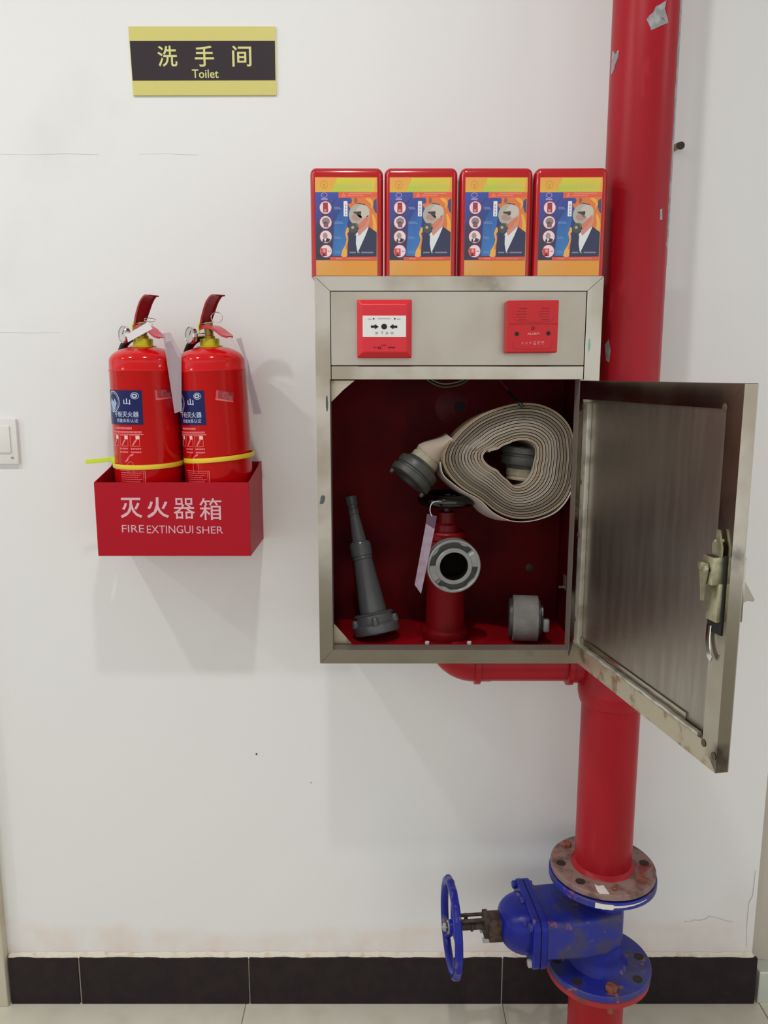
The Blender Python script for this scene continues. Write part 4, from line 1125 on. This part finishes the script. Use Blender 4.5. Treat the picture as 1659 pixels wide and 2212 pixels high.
# tag on the hydrant handwheel
q_ = [(922.5, 1110), (943.7, 1115), (938.8, 1145), (919, 1134)]
tg = thing('hydrant_tag', 'long pale lilac paper tag hanging on a white thread from the black handwheel', 'tag', at(909, 1283, -.212))
obj('plastic_tab', MB().prism([at(x, y, -.205) for x, y in q_], (0, .0008, 0)), M_filmd, tg, 0)
obj('paper_strip', MB().prism([at(920, 1131, -.2065), at(939, 1143, -.2055), at(909.5, 1282.7, -.2140), at(895.7, 1263, -.2150)], (0, .0008, 0)), M_pink, tg, 0)
obj('thread', MB().tube(tube_path([at(933, 1115, -.2065), at(929, 1104, -.207), at(931, 1091, -.207), at(938, 1084, -.206), at(948, 1082.5, -.199), at(953, 1083, -.19)], 6), .0008, 6), M_paper, tg)

# ------------------------------------------------------------------ branch nozzle
nz0 = at(815, 1366, -.125); nz0.z = NZ0 + .010
top = at(757, 1072, -.055)
ax = (top-nz0).normalized(); Ln = (top-nz0).length
noz = thing('hose_nozzle', 'grey alloy hose nozzle leaning in the left of the open cabinet', 'nozzle', (nz0.x, nz0.y, NZ0))
f = lambda py: (1366-py)/(1366-1072)*Ln
obj('barrel', MB().lathe([(.027, f(1325)), (.0275, f(1318)), (.0190, f(1210)), (.0185, f(1207)), (0, f(1206))], nz0, ax, 44), M_nozzle, noz, 35)
obj('middle_collar', MB().lathe([(.0185, f(1210)), (.0205, f(1208)), (.0205, f(1205)), (.0195, f(1203)), (.0212, f(1201)), (.0218, f(1178)), (.019, f(1172)), (.015, f(1170))], nz0, ax, 44), M_nozzle, noz, 30)
obj('jet_tube', MB().lathe([(.0165, f(1176)), (.0145, f(1168)), (.0100, f(1112)), (.0112, f(1111)), (.0112, f(1100)), (.0100, f(1099)), (.0102, f(1092)), (.0122, f(1090)), (.0125, f(1074)), (.0105, f(1072)), (.0085, f(1072)), (.0085, f(1085)), (0, f(1085))], nz0, ax, 36), M_nozzle, noz, 30)
bc = obj('base_coupling', MB().lathe([(.025, .004), (.034, .002), (.0455, .0), (.0465, .003), (.0465, .016), (.0445, .019), (.0395, .020), (.0385, .022), (.0385, .036), (.040, .038), (.0365, .041), (.028, f(1325)), (.0265, f(1322))], nz0, ax, 56), M_nozzle, noz, 30)
obj('gasket', MB().lathe([(.0, -.004), (.030, -.005), (.0315, -.001), (.030, .003)], nz0, ax, 32), M_black, bc, 30)
e1 = (V((1, -.3, 0)) - ax*V((1, -.3, 0)).dot(ax)).normalized(); e2 = ax.cross(e1)
for a in (0.0, PI*.62, PI*1.2, PI*1.6):
    dr = e1*math.cos(a)+e2*math.sin(a)
    c0 = nz0 + dr*.0415 + ax*.018
    obj('lug', MB().cyl(c0 - ax*.002, c0 + ax*.014, .0075, .006, 14, .0015), M_nozzle, bc, 40)

# ------------------------------------------------------------------ canvas banded adapter on the cabinet floor
ac = V((at(1136, 1338, -.15).x, -.14, NZ0+.0452)); aa = V((1, -.13, 0)).normalized()
ad = thing('hose_adapter', 'short grey hose adapter lying on its side in the lower right of the cabinet', 'adapter', (ac.x, ac.y, NZ0))
obj('drum', MB().lathe([(0, -.0245), (.0420, -.0245), (.0450, -.0235), (.0450, .0235), (.0430, .0250), (0, .0250)], ac, aa, 64), M_canvas, ad, 30)
obj('left_ring', MB().lathe([(0, -.032), (.036, -.032), (.0385, -.030), (.0385, -.0245)], ac, aa, 48), M_alloyd, ad, 30)
obj('right_ring', MB().lathe([(0, .030), (.034, .030), (.0365, .028), (.0365, .025)], ac, aa, 48).lathe([(.0, .034), (.026, .034), (.028, .030)], ac, aa, 32), M_alloyd, ad, 30)
lc = ac + aa*.030 + V((0, -.024, -.006))
obj('lug', MB().box(lc.x, lc.x+.0125, lc.y-.006, lc.y+.006, lc.z-.013, lc.z+.013, .004, 3), M_alloy, ad, 50)
lc = ac + aa*.026 + V((0, -.018, .022))
obj('lug', MB().box(lc.x-.001, lc.x+.005, lc.y-.006, lc.y+.006, lc.z-.012, lc.z+.006, .002, 2), M_alloy, ad, 50)

# ------------------------------------------------------------------ red riser pipe with tee and branch
PX, PYY, PR = .4525, -.150, .0572
ZF = .4525
rp = thing('riser_pipe', 'thick red riser pipe running down the wall behind the open cabinet door', 'pipe', (PX, PYY, ZF))
obj('pipe', MB().lathe([(PR-.004, ZF), (PR, ZF), (PR, .86), (PR-.0005, 2.79), (PR-.004, 2.79)], (PX, PYY, 0), (0, 0, 1), 72), M_pipe, rp, 40)
zt_ = at(1310, 1536, PYY-.05).z
tee_t = .99
obj('tee', MB().lathe([(PR, zt_-.003), (PR+.0035, zt_-.001), (PR+.006, zt_+.006), (PR+.0085, zt_+.018), (PR+.0085, zt_+.030), (PR+.005, zt_+.038), (PR+.005, tee_t-.03), (PR+.0085, tee_t-.022), (PR+.0085, tee_t-.008), (PR, tee_t)], (PX, PYY, 0), (0, 0, 1), 72), M_pipe, rp, 40)
BZ = .880; BY_ = -.128; BR = .0365
XT = PX-PR
obj('branch_pipe', MB().cyl((HX+.075, BY_, BZ), (PX-.02, BY_, BZ), BR, seg=48)
    .lathe([(BR, 0), (BR+.008, .002), (BR+.008, .012), (BR, .014)], (at(1218, 1470, BY_).x, BY_, BZ), (1, 0, 0), 48)
    .lathe([(BR+.003, 0), (BR+.005, .02), (BR+.006, .04)], (at(1232, 1470, BY_).x, BY_, BZ), (1, 0, 0), 48), M_pipe, rp, 40)
el = MB(); rc_ = .058
arc = [V((HX+rc_-rc_*math.cos(a), BY_, BZ+rc_-rc_*math.sin(a))) for a in [PI/2*k/16 for k in range(17)]]
path = [V((HX, BY_, .9195))] + [q for q in arc if q.z < .9185] + [V((HX+.09, BY_, BZ))]
el.tube(path, BR+.001, 36, up=(0, 1, 0)).lathe([(BR, 0), (BR+.0065, .0015), (BR+.0065, .0125), (BR, .014)], (at(1021, 1470, BY_).x, BY_, BZ), (1, 0, 0), 48)
obj('elbow', el, M_pipe, rp, 40)
# bare patches where the paint has come off
def chip(poly, dr=.0004, name='bare_patch'):
    """outline in pixels, laid on the pipe surface"""
    pts = []
    for px, py in poly:
        o = CAM; u = (px-829.5)/FPX; v = (py-1106)/FPX
        d = V((u, math.cos(TH)-v*math.sin(TH), -math.sin(TH)-v*math.cos(TH)))
        ox_, oy_ = o.x-PX, o.y-PYY; A = d.x**2+d.y**2; B = 2*(ox_*d.x+oy_*d.y); Cc = ox_**2+oy_**2-(PR+dr)**2
        D_ = B*B-4*A*Cc
        tt = (-B-math.sqrt(D_))/(2*A) if D_ > 0 else -B/(2*A)
        pts.append(o+d*tt)
    inn = [V((PX+(q.x-PX)*.985, PYY+(q.y-PYY)*.985, q.z)) for q in pts]
    c0 = sum(pts, V())/len(pts); rad = V((c0.x-PX, c0.y-PYY, 0)).normalized()
    c0 = V((PX, PYY, c0.z))+rad*(PR+dr); k = len(pts)
    vs = pts+inn+[c0]; fs = [(i, (i+1) % k, 2*k) for i in range(k)]+[(i, (i+1) % k, (i+1) % k+k, i+k) for i in range(k)]
    obj(name, MB().add(vs, fs), M_chip, rp, 30)
zz_ = lambda x, y: (1250+x/2.633, y/2.633)
chip([zz_(*p) for p in ((500, 0), (490, 50), (505, 100), (510, 130), (470, 145), (440, 160), (412, 172), (402, 140), (386, 112), (400, 90), (425, 70), (440, 35), (460, 28), (478, 15))])
chip([zz_(*p) for p in ((190, 290), (228, 287), (222, 330), (208, 365), (200, 400), (182, 430))])
chip([zz_(*p) for p in ((465, 1190), (475, 1188), (476, 1250), (464, 1250))])
chip([zz_(*p) for p in ((150, 1960), (170, 1930), (180, 1990), (172, 2060), (155, 2050))])
# unpainted strip along the wall side of the pipe
z_lo = at(1438, 575, PYY).z; n = 60; vs = []; fs = []
for k in range(n+1):
    z = z_lo + (2.30-z_lo)*k/n
    a0_ = math.radians(48 + (14 if k < 3 else 0) + random.uniform(-3.0, 3.0)); a1_ = math.radians(120)
    for j in range(7):
        a = a0_+(a1_-a0_)*j/6; rr_ = PR+.0006 if j else PR-.001
        vs.append((PX+rr_*math.sin(a), PYY-rr_*math.cos(a), z))
for k in range(n):
    for j in range(6): fs.append((k*7+j, k*7+j+1, (k+1)*7+j+1, (k+1)*7+j))
obj('unpainted_strip', MB().add(vs, fs), M_chip, rp, 40)
# flange welded on the lower end
def flange(o, z0, z1, r, rin, m, parent, name, holes=8, rh=.0088, ph=0.2):
    """ring plate with bolt holes cut through"""
    mb = MB(); seg = 96; rb = r*.815
    # top and bottom as fans with circular holes approximated by recessed dark wells
    mb.lathe([(rin, z0), (r-.0015, z0), (r, z0+.0015), (r, z1-.0015), (r-.0015, z1), (rin, z1), (rin, z0)], (o[0], o[1], 0), (0, 0, 1), seg)
    fo = obj(name, mb, m, parent, 30)
    for k in range(holes):
        a = ph+2*PI*k/holes
        c0 = V((o[0]+rb*math.cos(a), o[1]+rb*math.sin(a), z1))
        yield fo, c0
bolts_up = {}
gen = list(flange((PX, PYY), ZF-.0125, ZF, .1055, PR, M_rust, rp, 'pipe_flange', 8, ph=.0))
fl_up = gen[0][0]
az_holes = []
for k, (fo, c0) in enumerate(gen):
    if k in (3, 7, 6): # a bolt head sits here
        if k == 6: continue
        obj('bolt_head', MB().cyl(c0-V((0, 0, .0002)), c0+V((0, 0, .0085)), .0105, seg=6, bev=.001), M_bolt, fo, 20)
    else:
        obj('bolt_hole', MB().lathe([(.0098, .0007), (.0082, .0007), (.0078, .0002), (0, .0002)], c0, (0, 0, 1), 20), M_gasket, fo, 30)
c0 = gen[6][1]
obj('bolt_stud', MB().cyl(c0, c0+V((0, 0, .006)), .0052, seg=12, bev=.001), M_bolt, fl_up, 20)
obj('weld_seam', MB().lathe([(PR-.001, .010), (PR+.0035, .003), (PR+.007, 0)], (PX, PYY, ZF), (0, 0, 1), 64), M_pipe, rp, 60)

# ------------------------------------------------------------------ blue gate valve
gv = thing('gate_valve', 'blue cast iron gate valve with side handwheel on the red pipe near the floor', 'valve', (PX, PYY, .2155))
zg1 = ZF-.0155; zg0 = zg1-.017; zl1 = .2315; zl0 = .2165
obj('gasket', MB().lathe([(PR-.01, 0), (.098, 0), (.098, .0028), (PR-.01, .0028)], (PX, PYY, zg1+.0001), (0, 0, 1), 72), M_gasket, gv, 30)
obj('upper_flange', MB().lathe([(PR-.01, zg0-.002), (.070, zg0-.002), (.104, zg0), (.1085, zg0+.003), (.1085, zg1-.002), (.1065, zg1), (PR-.01, zg1)], (PX, PYY, 0), (0, 0, 1), 80), M_blue2, gv, 30)
lf = obj('lower_flange', MB().lathe([(PR-.01, zl0), (.1065, zl0), (.1085, zl0+.002), (.1085, zl1-.002), (.1065, zl1), (PR-.01, zl1)], (PX, PYY, 0), (0, 0, 1), 80), M_blue2, gv, 30)
for k in range(8):
    a = PI/8*2*k + .05; c0 = V((PX+.0885*math.cos(a), PYY+.0885*math.sin(a), zl1))
    if k in (1, 3, 6):
        obj('bolt_head', MB().cyl(c0, c0+V((0, 0, .009)), .0125, seg=6, bev=.001), M_bolt, lf, 20)
    else:
        obj('bolt_hole', MB().lathe([(.0100, .0006), (.0088, .0006), (.0084, .0002), (0, .0002)], c0, (0, 0, 1), 20), M_gasket, lf, 30)
al = math.radians(5.0); va = V((-math.cos(al), -math.sin(al), 0)); vb = V((math.sin(al), -math.cos(al), 0)); vz = V((0, 0, 1))
vo = V((PX-.0085, PYY, .326))
def VP(t_, b_, z_): return vo + va*t_ + vb*b_ + vz*z_
# body column, waisted
obj('body', MB().lathe([(.062, zl1-.001), (.056, zl1+.008), (.049, zl1+.024), (.0475, .290), (.0475, .362), (.050, zg0-.022), (.058, zg0-.008), (.068, zg0)], (PX, PYY, 0), (0, 0, 1), 64), M_blue, gv, 40)
# trunk: lofted rounded box from the column to the bonnet flange
def rsec(t_, hb, hz_, r, n=5):
    pts = []
    for cb, cz, s0 in ((hb-r, hz_-r, 0), (-hb+r, hz_-r, PI/2), (-hb+r, -hz_+r, PI), (hb-r, -hz_+r, 1.5*PI)):
        for k in range(n+1):
            a = s0+PI/2*k/n; pts.append(VP(t_, cb+r*math.cos(a), cz+r*math.sin(a)))
    return pts
def loft(secs, caps=True):
    mb = MB(); k = len(secs[0]); vs = [p for s_ in secs for p in s_]; fs = []
    for i in range(len(secs)-1):
        for j in range(k): fs.append((i*k+j, i*k+(j+1) % k, (i+1)*k+(j+1) % k, (i+1)*k+j))
    if caps: fs.append(tuple(range(k))[::-1]); fs.append(tuple((len(secs)-1)*k+j for j in range(k)))
    return mb.add(vs, fs)
obj('trunk', loft([rsec(-.036, .050, .044, .02), rsec(.0, .062, .047, .016), rsec(.05, .067, .045, .012), (rsec(.115, .067, .042, .012)), rsec(.128, .072, .046, .012)]), M_blue2, gv, 30)
obj('body_flange', loft([rsec(.126, .080, .053, .022), rsec(.128, .082, .055, .022), rsec(.1395, .082, .055, .022)]), M_blue, gv, 30)
obj('flange_joint', loft([rsec(.139, .079, .052, .022), rsec(.1425, .079, .052, .022)]), M_gasket, gv, 30)
obj('bonnet_flange', loft([rsec(.142, .082, .055, .022), rsec(.153, .082, .055, .022), rsec(.155, .080, .053, .022)]), M_blue, gv, 30)
dome = []
for k in range(10):
    a = PI/2*k/10; s_ = math.cos(a)
    dome.append(rsec(.153+.052*math.sin(a), .020+.042*s_, .018+.032*s_, .0175+.028*s_*.9))
obj('bonnet', loft(dome), M_blue, gv, 50)
for b_, z_ in ((.068, .040), (-.068, .040), (.068, -.040), (-.068, -.040), (0, .048), (0, -.048)):
    p = VP(.154, b_, z_)
    obj('flange_bolt', MB().cyl(p, p+va*.009, .0085, seg=12, bev=.002), M_boltg if (b_ > 0 and z_ < 0) else M_blue2, gv, 30)
    if b_ != 0:
        p = VP(.1265, b_, z_); obj('flange_nut', MB().cyl(p, p-va*.007, .007, seg=6, bev=.0008), M_blue2, gv, 20)
# gland and yoke
obj('gland', MB().frame_box(vo, va, vb, vz, .200, .232, -.021, .021, -.028, .018, .004), M_rustd, gv, 30)
obj('gland_cap', MB().frame_box(vo, va, vb, vz, .228, .240, -.018, .018, -.022, .024, .003), M_rustd, gv, 30)
for b_ in (.015, -.015):
    p = VP(.240, b_, -.024); obj('gland_bolt', MB().cyl(p-va*.016, p+va*.003, .006, seg=6, bev=.001), M_boltg, gv, 20)
obj('stem', MB().cyl(VP(.235, 0, 0), VP(.318, 0, 0), .0088, seg=24).cyl(VP(.262, 0, 0), VP(.266, 0, 0), .0115, seg=24), M_rustd, gv, 30)
st_ = MB()
for b_, z_ in ((.009, .018), (-.009, .018)):
    st_.cyl(VP(.236, b_, z_), VP(.300, b_, z_), .0036, seg=12)
st_.cyl(VP(.276, 0, .009), VP(.276, 0, .027), .004, seg=10)
obj('position_guide', st_, M_rustd, gv, 30)
# handwheel with finger grips
RW = .0875; tw = .306
mb = MB(); seg = 128; prof_n = 12; vs = []; fs = []
for k in range(seg):
    a = 2*PI*k/seg
    g_ = .0026*max(0, math.cos(a*18))            # grips on the outside
    for j in range(prof_n):
        b2 = 2*PI*j/prof_n; cr_, sr_ = math.cos(b2), math.sin(b2)
        rad = RW + .0092*cr_ + (g_ if cr_ > .2 else 0)
        q = VP(tw + .0085*sr_, 0, 0)
        vs.append(q + vb*rad*math.cos(a) + vz*rad*math.sin(a))
for k in range(seg):
    for j in range(prof_n): fs.append((k*prof_n+j, k*prof_n+(j+1) % prof_n, ((k+1) % seg)*prof_n+(j+1) % prof_n, ((k+1) % seg)*prof_n+j))
mb.add(vs, fs)
hw = obj('handwheel', mb, M_blue, gv, 60)
for k in range(3):
    a = PI/2+.35 + 2*PI*k/3; dr = vb*math.cos(a)+vz*math.sin(a)
    obj('spoke', MB().tube([VP(tw-.006, 0, 0)+dr*.010, VP(tw-.007, 0, 0)+dr*.05, VP(tw, 0, 0)+dr*(RW-.003)], [.0075, .0062, .0062], 10), M_blue, hw, 50)
obj('hub', MB().cyl(VP(tw-.018, 0, 0), VP(tw+.006, 0, 0), .016, .014, 24, .002), M_blue, hw, 30)
obj('hub_nut', MB().cyl(VP(tw+.006, 0, 0), VP(tw+.008, 0, 0), .013, seg=20).cyl(VP(tw+.008, 0, 0), VP(tw+.017, 0, 0), .009, seg=6, bev=.001).cyl(VP(tw+.017, 0, 0), VP(tw+.021, 0, 0), .005, seg=12), M_boltg, hw, 20)

# white paint spilt on both flanges
M_spill = mat('white_paint_spill', (226, 222, 214), .5)
pp_ = [(1284, 1910), (1292, 1914), (1303, 1912), (1312, 1924), (1317, 1932), (1296, 1931), (1290, 1925)]
def onz(px, py, z):
    q = at(px, py, 0); d = q-CAM; return CAM + d*((z-CAM.z)/d.z)
obj('paint_spill', MB().prism([onz(x, y, ZF+.0003) for x, y in pp_], (0, 0, .0003)), M_spill, fl_up, 0)
mb = MB(); vs = []; fs = []; n = 30
for k in range(n+1):
    a = math.radians(-22 + 58*k/n); hh = .0115 if k < 10 else .0055*(1-(k-10)/26)
    zt2_ = zg1-.0022 if k < 10 else zg1-.004
    for (rr_, zz2) in ((.1088, zt2_-hh*random.uniform(.85, 1)), (.1088, zt2_), (.1082, zt2_), (.1082, zt2_-hh)):
        vs.append((PX+rr_*math.sin(a), PYY-rr_*math.cos(a), zz2))
for k in range(n):
    for j in range(4): fs.append((k*4+j, k*4+(j+1) % 4, (k+1)*4+(j+1) % 4, (k+1)*4+j))
obj('paint_spill', mb.add(vs, fs), M_spill, gv, 0)

# ------------------------------------------------------------------ pipe under the valve
lp = thing('pipe_stub', 'short red pipe with flange coming out of the floor under the blue valve', 'pipe', (PX, PYY, 0))
zs = zl0-.0005
obj('pipe_flange', MB().lathe([(PR-.004, zs-.0135), (.105, zs-.0135), (.1065, zs-.012), (.1065, zs-.0015), (.105, zs), (PR-.004, zs)], (PX, PYY, 0), (0, 0, 1), 80), mat('red_rusty_flange', (164, 34, 38), .5, col2=(110, 60, 52), scale=24, lo=.5, hi=.65), lp, 30)
obj('pipe', MB().lathe([(PR-.004, .001), (PR, .001), (PR, zs-.013), (PR-.004, zs-.013)], (PX, PYY, 0), (0, 0, 1), 64), M_pipe, lp, 40)
for k in (6,):
    a = PI/4*k+.05; c0 = V((PX+.0885*math.cos(a), PYY+.0885*math.sin(a), zs-.0135))
    obj('nut', MB().cyl(c0, c0-V((0, 0, .012)), .0125, seg=6, bev=.001).cyl(c0-V((0, 0, .012)), c0-V((0, 0, .022)), .0065, seg=12), M_bolt, lp, 20)

# ------------------------------------------------------------------ peg in the wall behind the riser
p = at(1467, 315, -.022)
pg = thing('wall_peg', 'small brass coloured anchor stub poking from the wall right of the red riser', 'peg', (p.x, 0, p.z-.005))
obj('shank', MB().cyl((p.x-.004, -.0004, p.z+.001), (p.x-.001, -.024, p.z), .0062, seg=16, bev=.001), mat('dull_brass', (150, 130, 96), .5, metal=.5, col2=(110, 96, 76), scale=80), pg, 30)
obj('head', MB().cyl((p.x+.001, -.024, p.z-.001), (p.x+.002, -.031, p.z-.001), .0070, seg=16, bev=.0015), M_rustd, pg, 30)
